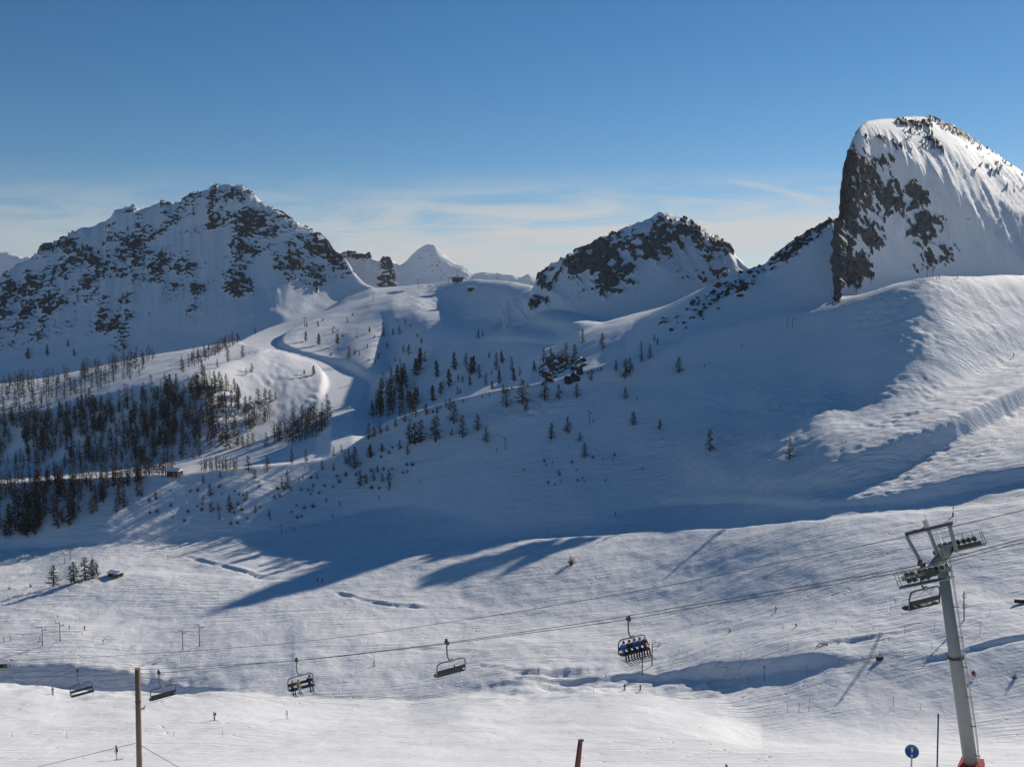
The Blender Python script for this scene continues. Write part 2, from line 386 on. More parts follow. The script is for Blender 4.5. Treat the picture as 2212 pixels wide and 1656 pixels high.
G.slope([(-300,876),(0,864),(116,850),(306,800),(493,764),(545,747),(580,741),(600,733),(640,717),(700,700),(760,684),(800,672),(850,660),(900,662),(1000,690),(1100,690),(1200,715),(1300,706),(1430,672),(1500,642),(1600,603),(1700,573),(1800,545),(2500,624)],
        [(-300,.06),(493,.06),(560,.3),(620,.3),(680,.2),(760,.14),(900,.15),(1000,.2),(1100,.3),(1200,.34),(2500,.3)], 36, 6, over=[(520,1185),(560,1238),(620,1310),(680,1360),(760,1410),(850,1420),(930,1375),(1000,1285),(1100,1080),(1180,890)] + [(a, b + 30) for a, b in OV])
G.slope([(-300,850),(0,838),(100,825),(200,800),(330,772),(450,750),(520,738),(545,731),(580,714),(650,691),(700,678),(760,661),(800,649),(850,641),(900,640),(1000,660),(1100,665),(1200,690),(1300,700),(1430,668),(1500,640),(1600,602),(1700,574),(1800,548),(2500,626)],
        [(-300,.06),(450,.06),(545,.12),(760,.13),(850,.2),(950,.22),(1100,.3),(1200,.34),(2500,.3)], 20, 6, over=[(520,1290),(560,1340),(620,1430),(700,1470),(760,1500),(850,1505),(950,1465),(1000,1385),(1100,1140),(1180,920)] + [(a, b + 60) for a, b in OV])
G.slope([(-300,856),(0,845),(200,808),(330,780),(450,757),(520,742),(545,734),(600,702),(650,686),(700,672),(740,646),(800,622),(860,619),(930,613),(985,606),(1030,603),(1100,608),(1150,617),(1200,650),(1300,690),(1430,660),(1500,636),(1600,600),(1800,550),(2500,628)],
        [(-300,.02),(700,.2),(760,.2),(860,.13),(960,.18),(1030,.26),(1200,.34),(2500,.3)], 44, 6, over=[(-400,1500),(0,1500),(300,1500),(450,1510),(540,1520),(600,1540),(650,1560),(700,1640),(740,1710),(800,1730),(860,1700),(960,1600),(1100,1400),(1200,1080),(1300,1000),(1500,990),(1800,1010),(2700,1000)])
G.rel([(-300,80,-20),(2500,80,-20)], 3).absz(3000, -250, 4).absz(15000, -650, 3)
G.build()
for i, (Yv, zv) in enumerate(G.L):
    pass
# undulation, moguls, small drifts
w_plain = sstep(60, 150, G.Y) * (1 - sstep(1600, 1900, G.Y))
G.Z += w_plain * sstep(150, 260, G.Y) * (1 - sstep(440, 520, G.Y)) * (.16 * fbm(G.X / 7, G.Y / 7, 3, 14))
G.Z += w_plain * (0.9 * fbm(G.X / 70, G.Y / 70, 3, 3) * sstep(120, 300, G.Y) + 0.30 * fbm(G.X / 15, G.Y / 15, 3, 9) + .10 * (1 - .6 * sstep(420, 500, G.Y)) * fbm(G.X / 4.5, G.Y / 4.5, 2, 12))
def ell(px, py, rx, ry, soft=0.5, rot=0.0):
    c, s = math.cos(rot), math.sin(rot)
    dx, dy = G_PX - px, G_PY - py
    d = np.sqrt(((dx * c + dy * s) / rx) ** 2 + ((-dx * s + dy * c) / ry) ** 2)
    return 1 - sstep(1 - soft, 1 + soft, d)
G_PX, G_PY = G.PX, G.PY
mog = np.zeros_like(G.Z)
for e in [(1680,930,190,90,.5,-.3),(1950,890,220,60,.5,-.25),(2080,690,260,70,.5,.1),(2080,960,230,60,.5,-.5),(2200,760,130,70,.5,0),(1800,1000,110,40,.5,0),(1960,650,140,40,.5,-.3),
          (945,655,60,45,.5,.4),(985,685,70,22,.5,0),(1010,650,50,30,.5,0),(590,790,60,45,.5,.9),(640,850,70,45,.5,.4),(560,850,70,60,.5,0),(1120,890,90,20,.5,-.2)]:
    mog = np.maximum(mog, ell(*e))
mog *= np.where(G.Y < 250, 0, 1)
big = np.where(G.Y > 900, 1.9, 1.0)
wx = 3 * fbm(G.X / 18, G.Y / 18, 2, 55); wy = 3 * fbm(G.X / 18, G.Y / 18, 2, 57)
u = G.X * .8 + G.Y * .6 + wx; v = -G.X * .6 + G.Y * .8 + wy
mg = (0.55 - cells(u / (5.0 * big), v / (7.5 * big), 5)) * 1.25 + 0.5 * fbm(G.X / (4 * big), G.Y / (4 * big), 2, 21)
G.Z += mog * mg * 0.62 * big * (.35 + 1.1 * sstep(-.5, .6, fbm(G.X / 30, G.Y / 30, 2, 88)))
tracks = np.clip(sstep(60, 100, G.Y) * (1 - sstep(420, 620, G.Y)) * (0.55 + 0.8 * fbm(G.X / 45, G.Y / 45, 3, 31)) + 0.25 * mog, 0.02, 1)
def crag(L, dens, amp, sc, seed, jit=0.5, thr=0.0):
    """raise rock ribs where dens > 0 and return the rock mask"""
    n = ridged(L.X / sc + .35 * L.Z / sc, L.Y / sc * .8 + L.Z / (sc * .8), 5, seed, .55) + .7 * fbm(L.X / (sc * 3), L.Z / (sc * 2.2), 3, seed + 5)
    n = (n - n.mean()) / n.std()
    m = sstep(0, .45, n - (.74 - dens) * 2.8 - 3 * (dens < .04) + thr)
    L.Z += m * amp * (.4 + .45 * np.clip(n, -.5, 2))
    k = m * amp * jit
    L.X += k * fbm(L.Z / sc * 2, L.Y / sc * 2, 3, seed + 9)
    L.Y += k * (fbm(L.X / sc * 2, L.Z / sc * 2, 3, seed + 13) - .5)
    return m

gul = sstep(215, 240, G.Y) * (1 - sstep(300, 340, G.Y)) * sstep(1400, 1470, G_PY)
gul = gul * (1 - .75 * sstep(380, 480, G_PX) * (1 - sstep(1000, 1120, G_PX)))
G.Z += gul * (1.3 * fbm(G.X / 22, G.Y / 14, 3, 64) + .35 * fbm(G.X / 5, G.Y / 5, 2, 65))
# cut banks across the plain
def bank(nd, depth, wpx, below=1.0):
    yl = np.interp(G_PX, [a for a, b in nd], [b for a, b in nd]); fade = sstep(nd[0][0] - 6, nd[0][0] + 14, G_PX) * (1 - sstep(nd[-1][0] - 30, nd[-1][0] + 8, G_PX))
    d_ = G_PY - yl
    return fade * (.45 + .9 * sstep(-.5, .5, fbm(G.X / 12, G.Y / 12, 2, 71))) * (-depth * np.exp(-(d_ / wpx) ** 2) + .5 * depth * np.exp(-((d_ + 2.2 * wpx) / (wpx * 1.2)) ** 2))
near = (G.Y > 200) & (G.Y < 480)
G.Z += near * bank([(398,1202),(450,1214),(500,1228),(560,1243),(620,1249),(700,1253)], .7, 2.3)
G.Z += near * bank([(730,1283),(780,1297),(850,1309),(925,1315)], .7, 2.3)
G.Z += near * bank([(1030,1436),(1100,1448),(1200,1449),(1300,1440)], .6, 3)
G.Z += near * bank([(1760,1392),(1850,1384),(1900,1376),(1990,1360)], .5, 2.6)
G.Z += near * bank([(1990,1432),(2060,1418),(2140,1398),(2240,1376)], .7, 3.2)
G.Z += near * bank([(880,1402),(960,1406),(1050,1410)], .4, 2.5)
# the winding piste: a level bench cut into the slopes
RD = [(840,636,1545,15),(800,645,1520,16),(750,660,1490,17),(700,677,1462,19),(650,693,1432,22),(610,709,1400,24),(575,727,1350,24),(558,742,1285,20),(575,752,1240,14),(620,763,1222,12),(680,781,1205,12),(725,800,1175,14),(752,825,1120,19),(748,850,1065,20),(720,882,995,17),(660,922,950,13),(580,952,920,12),(480,982,900,11),(370,1002,885,11)]
rp = np.array([[*at(a, b, c), w] for a, b, c, w in RD])
tt = np.linspace(0, len(rp) - 1, 160); rp = np.stack([np.interp(tt, np.arange(len(rp)), rp[:, k]) for k in range(4)], 1)
for k in range(4): rp[4:-4, k] = np.convolve(rp[:, k], np.ones(9) / 9, 'valid')
sel = np.where((G.Y > 840) & (G.Y < 1640) & (G.PX > 320) & (G.PX < 930))
vx, vy = G.X[sel], G.Y[sel]
best = np.full(vx.shape, 1e9); rz_ = np.zeros_like(vx); rw_ = np.ones_like(vx)
for k in range(len(rp) - 1):
    a0, b0_ = rp[k], rp[k + 1]; e0 = b0_[:2] - a0[:2]; l2 = (e0 ** 2).sum() + 1e-9
    t_ = np.clip(((vx - a0[0]) * e0[0] + (vy - a0[1]) * e0[1]) / l2, 0, 1)
    d_ = np.hypot(vx - a0[0] - t_ * e0[0], vy - a0[1] - t_ * e0[1])
    m_ = d_ < best
    best[m_] = d_[m_]; rz_[m_] = (a0[2] + t_ * (b0_[2] - a0[2]))[m_]; rw_[m_] = (a0[3] + t_ * (b0_[3] - a0[3]))[m_]
wt = 1 - sstep(rw_, rw_ + 9, best)
G.Z[sel] = G.Z[sel] * (1 - wt) + rz_ * wt
# rock on the rib below the horn, the knoll and the lower flank
gr = np.zeros_like(G.Z)
for e in [(1215,800,55,34,.4,0),(1545,640,75,20,.5,-.6),(1490,690,70,18,.5,-.55),(1620,610,60,16,.5,-.6),(1690,560,55,14,.5,-.6),(1760,500,50,16,.5,-.6),(1460,700,40,14,.5,0)]:
    gr = np.maximum(gr, ell(*e))
gr = gr * np.where((G.Y > 600) & (G.Y < 1000), 1, 0)
rockG = crag(G, gr * .78, 2.2, 9.0, 77, .3)
strip = sstep(1798, 1803, G_PX) * (1 - sstep(1815, 1820, G_PX)) * ((G.Y > 556) & (G.Y < 760) & (G_PY < 652))
rockG = np.maximum(rockG, strip)
G.X += strip * 1.2 * fbm(G.Y / 5, G.Z / 5, 3, 303); G.Z += strip * 1.5 * fbm(G.X / 4, G.Y / 5, 2, 305)

ground = G.mesh('snow_ground', M_SNOW, {'tracks': tracks, 'rock': rockG * 0.95})

# ------------------------------------------------------------------ the mountains
LMPX = np.arange(-420.0, 872.0, 2.5)
LM = Loft(LMPX)
SKY_LM = [(-420,735),(-200,668),(0,597),(50,561),(75,548),(95,528),(112,527),(125,520),(170,494),(228,475),(240,466),(246,452),(255,445),(261,449),(270,441),(277,446),(288,443),(296,455),(318,449),(345,436),(362,440),(372,443),(400,430),(440,408),(470,401),(490,398),(520,403),(540,411),(560,430),(600,456),(650,486),(690,504),(705,518),(722,544),(750,561),(768,590),(786,607),(800,616),(840,640),(872,660)]
LM.at([(-420,900),(0,856),(200,822),(330,795),(450,772),(545,750),(600,722),(650,708),(700,695),(740,680),(800,655),(872,650)], [(-420,1560),(0,1560),(330,1560),(545,1580),(650,1630),(740,1715),(800,1735),(872,1740)], 4)
LM.slope([(-420,860),(0,810),(200,775),(330,745),(450,720),(545,700),(600,685),(650,672),(700,655),(740,640),(800,632),(872,648)], [(-420,.5),(300,.5),(545,.48),(700,.4),(760,.3),(872,.3)], 24)
LM.slope([(-420,800),(0,720),(200,660),(330,625),(450,605),(545,600),(600,605),(650,612),(700,618),(740,622),(800,624),(872,646)], [(-420,.66),(0,.66),(450,.7),(650,.8),(760,.5),(872,.4)], 60)
LM.slope([(-420,765),(0,655),(200,560),(330,520),(450,495),(545,500),(600,525),(650,550),(700,570),(740,590),(800,620),(872,644)], [(-420,.72),(0,.72),(330,.76),(490,.9),(650,1.05),(760,.6),(872,.4)], 60)
LM.slope(SKY_LM, [(-420,.72),(0,.72),(330,.72),(490,.92),(560,1.05),(650,1.05),(760,.6),(872,.4)], 60, 3)
LM.rel([(-420,60,-25),(490,50,-14),(600,90,-25),(760,60,-20),(872,40,-10)], 10).rel([(-420,300,-180),(872,300,-180)], 6)
LM.build()
G_PX, G_PY = LM.PX, LM.PY
den = np.zeros_like(LM.Z)
for e, k in [((60,640,140,70,.6,-.5),.72),((150,600,130,80,.6,-.4),.72),((290,560,110,60,.6,-.4),.55),((310,500,90,30,.5,-.4),.72),((380,600,70,60,.6,.5),.62),((510,470,110,55,.5,.3),.66),
             ((430,440,60,30,.5,0),.68),((590,440,90,26,.5,.65),.8),((690,530,90,30,.5,.7),.85),((640,570,80,50,.6,.3),.62),((520,540,60,80,.6,0),.5),((250,680,60,60,.6,0),.7),((60,690,60,40,.6,0),.68),
             ((270,447,34,16,.5,0),1.0),((350,440,24,10,.5,0),.9),((100,530,30,14,.5,0),.8),((420,660,40,20,.6,0),.5),((520,620,40,40,.6,0),.55),((30,730,60,30,.6,0),.6)]:
    den = np.maximum(den, ell(*e) * k)
rib = ridged((LM.X + .3 * LM.Y) / 52, LM.Y / 230, 3, 47)
wL = sstep(1640, 1760, LM.Y) * (1 - sstep(560, 650, LM.PX))
LM.Z += 3.8 * (rib - .9) * wL
den = den * np.clip(.55 + .45 * rib, .3, 1.35)
LM.Z += 5 * fbm(LM.X / 160, LM.Y / 160, 4, 41) * sstep(1600, 1680, LM.Y)
rk = crag(LM, den, 4.0, 17.0, 51, .5)
mtn_left = LM.mesh('rocky_mountain', M_MTN, {'rock': rk * .95, 'tracks': rk * 0})

CRPX = np.arange(720.0, 885.0, 1.6)
CR = Loft(CRPX)
CR.at([(720,690),(885,690)], [(720,1790),(885,1790)], 3)
CR.slope([(720,625),(790,622),(850,626),(885,640)], [(720,.5),(885,.5)], 6)
CR.slope([(720,590),(770,585),(800,590),(830,600),(850,612),(858,622),(885,638)], [(720,.25),(790,.3),(820,.9),(858,2),(885,1)], 24, 3)
CR.slope([(720,560),(735,550),(748,544),(765,543),(778,550),(790,553),(797,548),(806,560),(820,566),(828,558),(840,557),(848,566),(853,590),(858,618),(864,632),(885,640)], [(720,.3),(790,.3),(815,.9),(850,3),(885,1)], 40, 1.5)
CR.rel([(720,60,-20),(885,30,-20)], 6).rel([(720,300,-200),(885,300,-200)], 3).build()
G_PX, G_PY = CR.PX, CR.PY
den = np.maximum.reduce([ell(842,595,24,50,.4), ell(760,550,36,10,.5), ell(790,553,12,8,.5) * .8])
rk2 = crag(CR, den, 4.0, 14.0, 61, .4, .1)
mtn_crag = CR.mesh('rock_crag', M_HORN, {'rock': rk2 * .95, 'tracks': rk2 * 0})

MPPX = np.arange(1085.0, 1700.0, 2.0)
MP = Loft(MPPX)
MP.at([(1085,760),(1200,740),(1300,720),(1500,690),(1700,660)], [(1085,980),(1200,930),(1300,900),(1500,900),(1700,930)], 3)
MP.slope([(1085,690),(1150,690),(1250,675),(1350,665),(1450,650),(1550,625),(1620,605),(1700,640)], [(1085,.45),(1700,.45)], 24)
MP.slope([(1085,660),(1140,655),(1160,625),(1200,600),(1280,580),(1350,570),(1430,560),(1500,570),(1560,580),(1620,592),(1700,632)], [(1085,.6),(1150,.9),(1300,.7),(1450,.75),(1560,.65),(1700,.6)], 44)
MP.slope([(1085,645),(1140,640),(1150,620),(1158,604),(1175,588),(1190,571),(1232,552),(1280,531),(1300,515),(1340,496),(1380,479),(1420,466),(1432,463),(1444,463),(1456,468),(1500,486),(1540,510),(1560,524),(1575,534),(1590,556),(1617,580),(1660,612),(1700,636)], [(1085,.6),(1150,1.0),(1200,.9),(1300,.8),(1420,.75),(1500,.6),(1580,.6),(1700,.5)], 50, 2.5)
MP.rel([(1085,40,-12),(1440,40,-6),(1530,70,-14),(1700,50,-20)], 8).rel([(1085,260,-170),(1700,260,-170)], 4).build()
G_PX, G_PY = MP.PX, MP.PY
den = np.zeros_like(MP.Z)
for e, k in [((1400,530,110,44,.5,-.2),.95),((1330,560,70,50,.5,-.3),.85),((1495,525,60,16,.5,.5),.75),((1320,620,60,26,.5,0),.8),((1180,600,30,40,.5,-.8),.95),((1170,655,26,16,.5,-.3),.85),((1260,560,60,26,.5,-.5),.75),((1480,570,90,36,.6,.2),.62),((1560,535,30,16,.5,.5),.9)]:
    den = np.maximum(den, ell(*e) * k)
rib = ridged((MP.X + .3 * MP.Y) / 30, MP.Y / 120, 3, 49)
MP.Z += 2.6 * (rib - .9) * sstep(960, 1010, MP.Y)
den = den * np.clip(.62 + .4 * rib, .3, 1.3)
MP.Z += 2.0 * fbm(MP.X / 60, MP.Y / 60, 4, 71) * sstep(960, 1000, MP.Y)
rk3 = crag(MP, den, 4.0, 17.0, 81, .5)
mtn_mid = MP.mesh('snow_peak', M_HORN, {'rock': rk3 * .95, 'tracks': rk3 * 0})

HMPX = np.concatenate([np.arange(1760.0, 1960.0, 1.3), np.arange(1960.0, 2720.0, 3.0)])
class HLoft(Loft): pass
HM = HLoft(np.arange(1760.0, 2720.0, 1.8))
SKY_HM = [(1760,665),(1790,648),(1803,625),(1807,570),(1811,490),(1815,420),(1820,375),(1830,330),(1845,293),(1856,274),(1872,262),(1900,258),(1960,256),(1990,258),(2010,263),(2045,277),(2090,301),(2150,340),(2211,378),(2300,440),(2500,580),(2720,720)]
HM.at([(1760,700),(1900,690),(2211,680),(2720,720)], [(1760,640),(1800,640),(1850,650),(1950,672),(2050,705),(2211,750),(2720,760)], 3)
HM.slope([(1760,690),(1800,650),(1815,640),(1830,622),(1850,605),(1900,600),(2000,598),(2211,590),(2300,640),(2720,700)], [(1760,.5),(1815,.9),(1900,.4),(2211,.4),(2720,.4)], 14, 6)
HM.slope([(1760,682),(1800,640),(1808,600),(1815,570),(1830,530),(1850,500),(1900,490),(2000,500),(2100,535),(2211,575),(2300,636),(2720,698)], [(1760,1),(1800,3),(1830,2.6),(1860,2.2),(1950,1.9),(2211,1.4),(2720,.8)], 60, 4)
HM.slope([(1760,676),(1798,640),(1806,580),(1811,510),(1816,440),(1824,390),(1838,345),(1852,312),(1880,300),(1930,316),(1960,335),(2000,360),(2050,386),(2085,424),(2110,460),(2150,505),(2211,561),(2300,632),(2720,696)], [(1760,1),(1800,3),(1830,2.8),(1860,2.6),(1950,2.4),(2050,2.1),(2211,1.5),(2720,.9)], 80, 4)
HM.slope(SKY_HM, [(1760,1),(1800,3),(1830,1.6),(1850,.8),(1890,.5),(2000,.4),(2720,.36)], 56, 2)
HM.rel([(1760,10,-6),(1830,30,-8),(1960,50,-10),(2720,60,-12)], 8).rel([(1760,200,-170),(2720,200,-150)], 4).build()
G_PX, G_PY = HM.PX, HM.PY
den = np.zeros_like(HM.Z)
for e, k in [((1830,450,26,160,.4,.06),1.0),((1860,380,34,60,.5,.3),.95),((1945,420,60,28,.4,.15),1.0),((1900,395,40,30,.5,.5),.8),((1990,500,44,36,.6,.2),.72),((1880,480,60,80,.6,0),.55),((1850,580,30,40,.5,.2),.85),
             ((1905,310,50,16,.5,.2),.62),((2060,285,50,10,.5,.5),.7),((1975,270,50,8,.5,.1),.55),((2000,300,60,20,.6,.3),.4),((2140,360,120,40,.6,.6),.25),((1900,340,30,20,.5,.3),.8),((2020,560,50,30,.6,0),.45)]:
    den = np.maximum(den, ell(*e) * k)
rib = ridged((HM.X + .25 * HM.Z) / 17, HM.Z / 70, 4, 53)
HM.Y += -2.2 * (rib - .8) * sstep(20, 45, HM.Z) * (1 - sstep(105, 125, HM.Z - .02 * HM.X)) 
den = den * np.clip(.66 + .36 * rib, .3, 1.3)
HM.Z += 2.0 * fbm(HM.X / 60, HM.Y / 60, 4, 91) * sstep(800, 840, HM.Y)
rk4 = crag(HM, den, 2.6, 11.0, 95, .55)
mtn_horn = HM.mesh('cliff_mountain', M_HORN, {'rock': rk4 * .95, 'tracks': rk4 * 0})

def far_range(name, pxs, base, sky, Yb, s, amp, sc, seed, dens):
    F = Loft(pxs)
    F.at(base, [(pxs[0], Yb), (pxs[-1], Yb)], 2)
    mid = [(p, .45 * nodes(np.array([p, p + 1.]), base)[0] + .55 * q) for p, q in sky]
    F.slope(mid, [(pxs[0], s), (pxs[-1], s)], 30, 10).slope(sky, [(pxs[0], s * 1.3), (pxs[-1], s * 1.3)], 40, 2)
    F.rel([(pxs[0], 300, -150), (pxs[-1], 300, -150)], 6).rel([(pxs[0], 1200, -700), (pxs[-1], 1200, -700)], 3).build()
    r_ = ridged(F.X / sc, F.Y / sc, 5, seed)
    w = sstep(Yb, Yb + 400, F.Y)
    F.Z += amp * w * (r_ - .6)
    n = ridged(F.X / (sc * .22), F.Z / (sc * .16), 4, seed + 3)
    m = sstep(.2, .9, n * .6 - .5 + dens)
    return F.mesh(name, M_FAR, {'rock': m * .9, 'tracks': m * 0})
far1 = far_range('distant_peak', np.arange(800.0, 1320.0, 2.0), [(800,680),(1320,680)],
    [(800,600),(845,562),(862,574),(880,562),(905,541),(925,532),(940,538),(955,549),(985,572),(1005,582),(1022,592),(1040,586),(1075,596),(1108,603),(1124,609),(1140,597),(1152,602),(1180,615),(1320,650)], 10500, .5, 42, 900, 201, .16)
far2 = far_range('distant_range', np.arange(-420.0, 260.0, 2.5), [(-420,690),(260,690)],
    [(-420,560),(-200,545),(-60,556),(0,551),(25,555),(50,562),(62,558),(80,575),(150,610),(260,650)], 9500, .5, 45, 800, 231, .18)

# ------------------------------------------------------------------ building helpers
def put(o, parent=None):
    COL.objects.link(o)
    if parent is not None: o.parent = parent
    return o
def tag(o, label, cat, group=None):
    o['label'] = label; o['category'] = cat
    if group: o['group'] = group
    return o
def thing(name, label, cat, loc=(0, 0, 0), rz=0.0, group=None):
    o = bpy.data.objects.new(name, None); o.empty_display_size = 0.5
    COL.objects.link(o); o.location = loc; o.rotation_euler = (0, 0, rz)
    return tag(o, label, cat, group)
class MB:
    """collects faces for one mesh"""
    def __init__(s): s.v = []; s.f = []; s.mi = []; s.cur = 0
    def _add(s, vs, fs):
        k = len(s.v); s.v += [tuple(v) for v in vs]
        for f in fs: s.f.append(tuple(i + k for i in f)); s.mi.append(s.cur)
    def box(s, c, d, M=None):
        x, y, z = d[0] / 2, d[1] / 2, d[2] / 2
        vs = [Vector((sx * x, sy * y, sz * z)) for sz in (-1, 1) for sy in (-1, 1) for sx in (-1, 1)]
        if M is not None: vs = [M @ v for v in vs]
        c = Vector(c); vs = [v + c for v in vs]
        s._add(vs, [(0, 2, 3, 1), (4, 5, 7, 6), (0, 1, 5, 4), (1, 3, 7, 5), (3, 2, 6, 7), (2, 0, 4, 6)]); return s
    def tube(s, pts, r, n=8, caps=True):
        pts = [Vector(p) for p in pts]
        rs = r if isinstance(r, (list, tuple)) else [r] * len(pts)
        rings = []; up = None
        for i, p in enumerate(pts):
            d = (pts[min(i + 1, len(pts) - 1)] - pts[max(i - 1, 0)])
            if d.length < 1e-9: d = Vector((0, 0, 1))
            d.normalize()
            if up is None: up = Vector((0, 0, 1)) if abs(d.z) < .9 else Vector((1, 0, 0))
            a = d.cross(up); a.normalize(); b = d.cross(a); up = -b if (-b).dot(up) > 0 else b
            rings.append([p + (a * math.cos(2 * math.pi * k / n) + b * math.sin(2 * math.pi * k / n)) * rs[i] for k in range(n)])
        vs = [v for rg in rings for v in rg]; fs = []
        for i in range(len(pts) - 1):
            for k in range(n):
                a0, a1 = i * n + k, i * n + (k + 1) % n
                fs.append((a0, a1, a1 + n, a0 + n))
        if caps: fs += [tuple(range(n))[::-1], tuple(range((len(pts) - 1) * n, len(pts) * n))]
        s._add(vs, fs); return s
    def disc(s, c, axis, r, th, n=20, hole=0.0):
        axis = Vector(axis).normalized(); a = axis.orthogonal().normalized(); b = axis.cross(a); c = Vector(c)
        def ring(rad, off): return [c + axis * off + (a * math.cos(2 * math.pi * k / n) + b * math.sin(2 * math.pi * k / n)) * rad for k in range(n)]
        if hole <= 0:
            vs = ring(r, -th / 2) + ring(r, th / 2)
            fs = [tuple(range(n))[::-1], tuple(range(n, 2 * n))] + [(k, (k + 1) % n, n + (k + 1) % n, n + k) for k in range(n)]
        else:
            vs = ring(r, -th / 2) + ring(r, th / 2) + ring(hole, th / 2) + ring(hole, -th / 2)
            fs = []
            for j in range(4):
                for k in range(n):
                    k2 = (k + 1) % n; j2 = (j + 1) % 4
                    fs.append((j * n + k, j * n + k2, j2 * n + k2, j2 * n + k))
        s._add(vs, fs); return s
    def mesh(s, name, mats, smooth=False):
        me = bpy.data.meshes.new(name); me.from_pydata(s.v, [], s.f); me.update()
        for m in (mats if isinstance(mats, (list, tuple)) else [mats]): me.materials.append(m)
        me.polygons.foreach_set('material_index', s.mi)
        if smooth: me.polygons.foreach_set('use_smooth', [True] * len(s.f))
        me.update(); return me
    def build(s, name, mats, parent=None, smooth=False):
        return put(bpy.data.objects.new(name, s.mesh(name, mats, smooth)), parent)
def copy_tree(o, parent=None):
    c = o.copy(); COL.objects.link(c); c.parent = parent
    for ch in o.children: copy_tree(ch, c)
    return c
def arc(p0, p1, p2, n=6):
    """quadratic bend"""
    p0, p1, p2 = Vector(p0), Vector(p1), Vector(p2)
    return [p0 * (1 - t) ** 2 + p1 * 2 * t * (1 - t) + p2 * t * t for t in [i / n for i in range(n + 1)]]
SHEETS = [G]
def gp(px, py): return G.find(px, py)

M_STEEL = simple('grey_steel', (0.28, 0.30, 0.31), 0.45, 0.6)
M_PAINT = simple('grey_paint', (0.235, 0.25, 0.245), 0.55, 0.0, 0.12, 1.5)
M_DARK = simple('dark_steel', (0.045, 0.05, 0.05), 0.5, 0.3)
M_RUST = simple('brown_steel', (0.16, 0.12, 0.095), 0.6, 0.3)
M_GREEN = simple('green_paint', (0.012, 0.055, 0.045), 0.5)
M_RUBBER = simple('pale_rubber', (0.42, 0.40, 0.34), 0.7)
M_SEAT = simple('seat_vinyl', (0.016, 0.018, 0.022), 0.6)
M_RED = simple('red_pad', (0.55, 0.02, 0.015), 0.6)
M_WOOD = simple('weathered_wood', (0.17, 0.12, 0.075), 0.8, 0, .3, 3)
M_WOODD = simple('dark_wood', (0.06, 0.03, 0.018), 0.8, 0, .3, 3)
M_WOODL = simple('light_wood', (0.34, 0.20, 0.09), 0.8, 0, .3, 3)
M_CAP = simple('roof_snow', (0.82, 0.84, 0.87), 0.8, 0, .03)
M_ORANGE = simple('orange_pole', (0.42, 0.11, 0.03), 0.6)
M_PURPLE = simple('dark_red_pole', (0.16, 0.03, 0.035), 0.6)
M_BLUE = simple('sign_blue', (0.012, 0.05, 0.23), 0.5, 0, .06)
M_WHITE = simple('white_paint', (0.75, 0.77, 0.8), 0.5, 0, .05)
M_PALE = simple('pale_blue_print', (0.22, 0.28, 0.48), 0.5, 0, .05)
M_BARK = simple('larch_bark', (0.050, 0.036, 0.028), 0.9, 0, .3, 4)
M_TWIG = simple('larch_twigs', (0.085, 0.052, 0.030), 0.9, 0, .35, 2)
M_TWIG2 = simple('larch_twigs_grey', (0.055, 0.042, 0.032), 0.9, 0, .35, 2)
M_LIFT = simple('lift_steel', (0.10, 0.105, 0.11), 0.45, 0.4)
M_PINE = simple('pine_needles', (0.022, 0.030, 0.022), 0.9, 0, .35, 2)
M_BUSH = simple('brown_bush', (0.14, 0.075, 0.035), 0.9, 0, .3, 3)

# ------------------------------------------------------------------ trees
def tree_meshes(seed, kind, lod=1.0):
    """bare larch (or dense stone pine) of unit height: trunk mesh, crown mesh"""
    r = random.Random(seed)
    T = MB(); n = 7
    bend = [r.uniform(-.012, .012) for _ in range(2)]
    pts = [(bend[0] * math.sin(t * 3), bend[1] * math.sin(t * 2.3), t) for t in [-.06, 0, .2, .4, .6, .8, .97]]
    T.tube(pts, [.021, .019, .0155, .012, .008, .0048, .0018], n)
    C = MB()
    dense = kind == 'pine'
    full = r.uniform(.9, 1.15)
    nb = int((95 if dense else 74) * (.5 + .5 * lod)); fat = 1 + 1.1 * (1 - lod)
    for k in range(nb):
        t = .10 + .87 * ((k + r.random()) / nb) ** .92
        if not dense and r.random() < .08: continue
        prof = (1 - t) ** .72 * (.21 if dense else .225) * full + .014
        if t < .2: prof *= .55 + 2.2 * (t - .10) * 2
        L = prof * r.uniform(.62, 1.12)
        a = r.uniform(0, 6.283); dx, dy = math.cos(a), math.sin(a)
        droop = r.uniform(-.32, .08) - .18 * (1 - t)
        base = Vector((0, 0, t)); m = base + Vector((dx * L * .55, dy * L * .55, droop * L * .55)); e = base + Vector((dx * L, dy * L, droop * L * .62 + .06 * L))
        side = Vector((-dy, dx, 0)); w = .0052 * (1.25 - t)
        for p0, p1, w0, w1 in ((base, m, w, w * .7), (m, e, w * .7, w * .2)):
            C._add([p0 + side * w0, p0 - side * w0, p1 - side * w1, p1 + side * w1], [(0, 1, 2, 3)])
            if lod < 1: continue
            up = Vector((0, 0, 1)); C._add([p0 + up * w0, p0 - up * w0, p1 - up * w1, p1 + up * w1], [(0, 1, 2, 3)])
        nt = int((19 if dense else 13) * (.45 + L / .2) * lod)
        for j in range(nt):
            u = r.uniform(.18, 1.0)
            p = base.lerp(m, u / .55) if u < .55 else m.lerp(e, (u - .55) / .45)
            ln = (.042 if dense else .050) * r.uniform(.5, 1.25) * (1.15 - .5 * u)
            d = Vector((dx * .5 + r.uniform(-1, 1), dy * .5 + r.uniform(-1, 1), r.uniform(-.75, .45))); d.normalize()
            s_ = d.orthogonal().normalized() * ((.0125 if dense else .0078) * r.uniform(.7, 1.3) * fat)
            q = p + d * ln
            C._add([p - s_, p + s_, q + s_ * .3, q - s_ * .3], [(0, 1, 2, 3)])
    return T.mesh('trunk', M_BARK, True), C
VAR = []
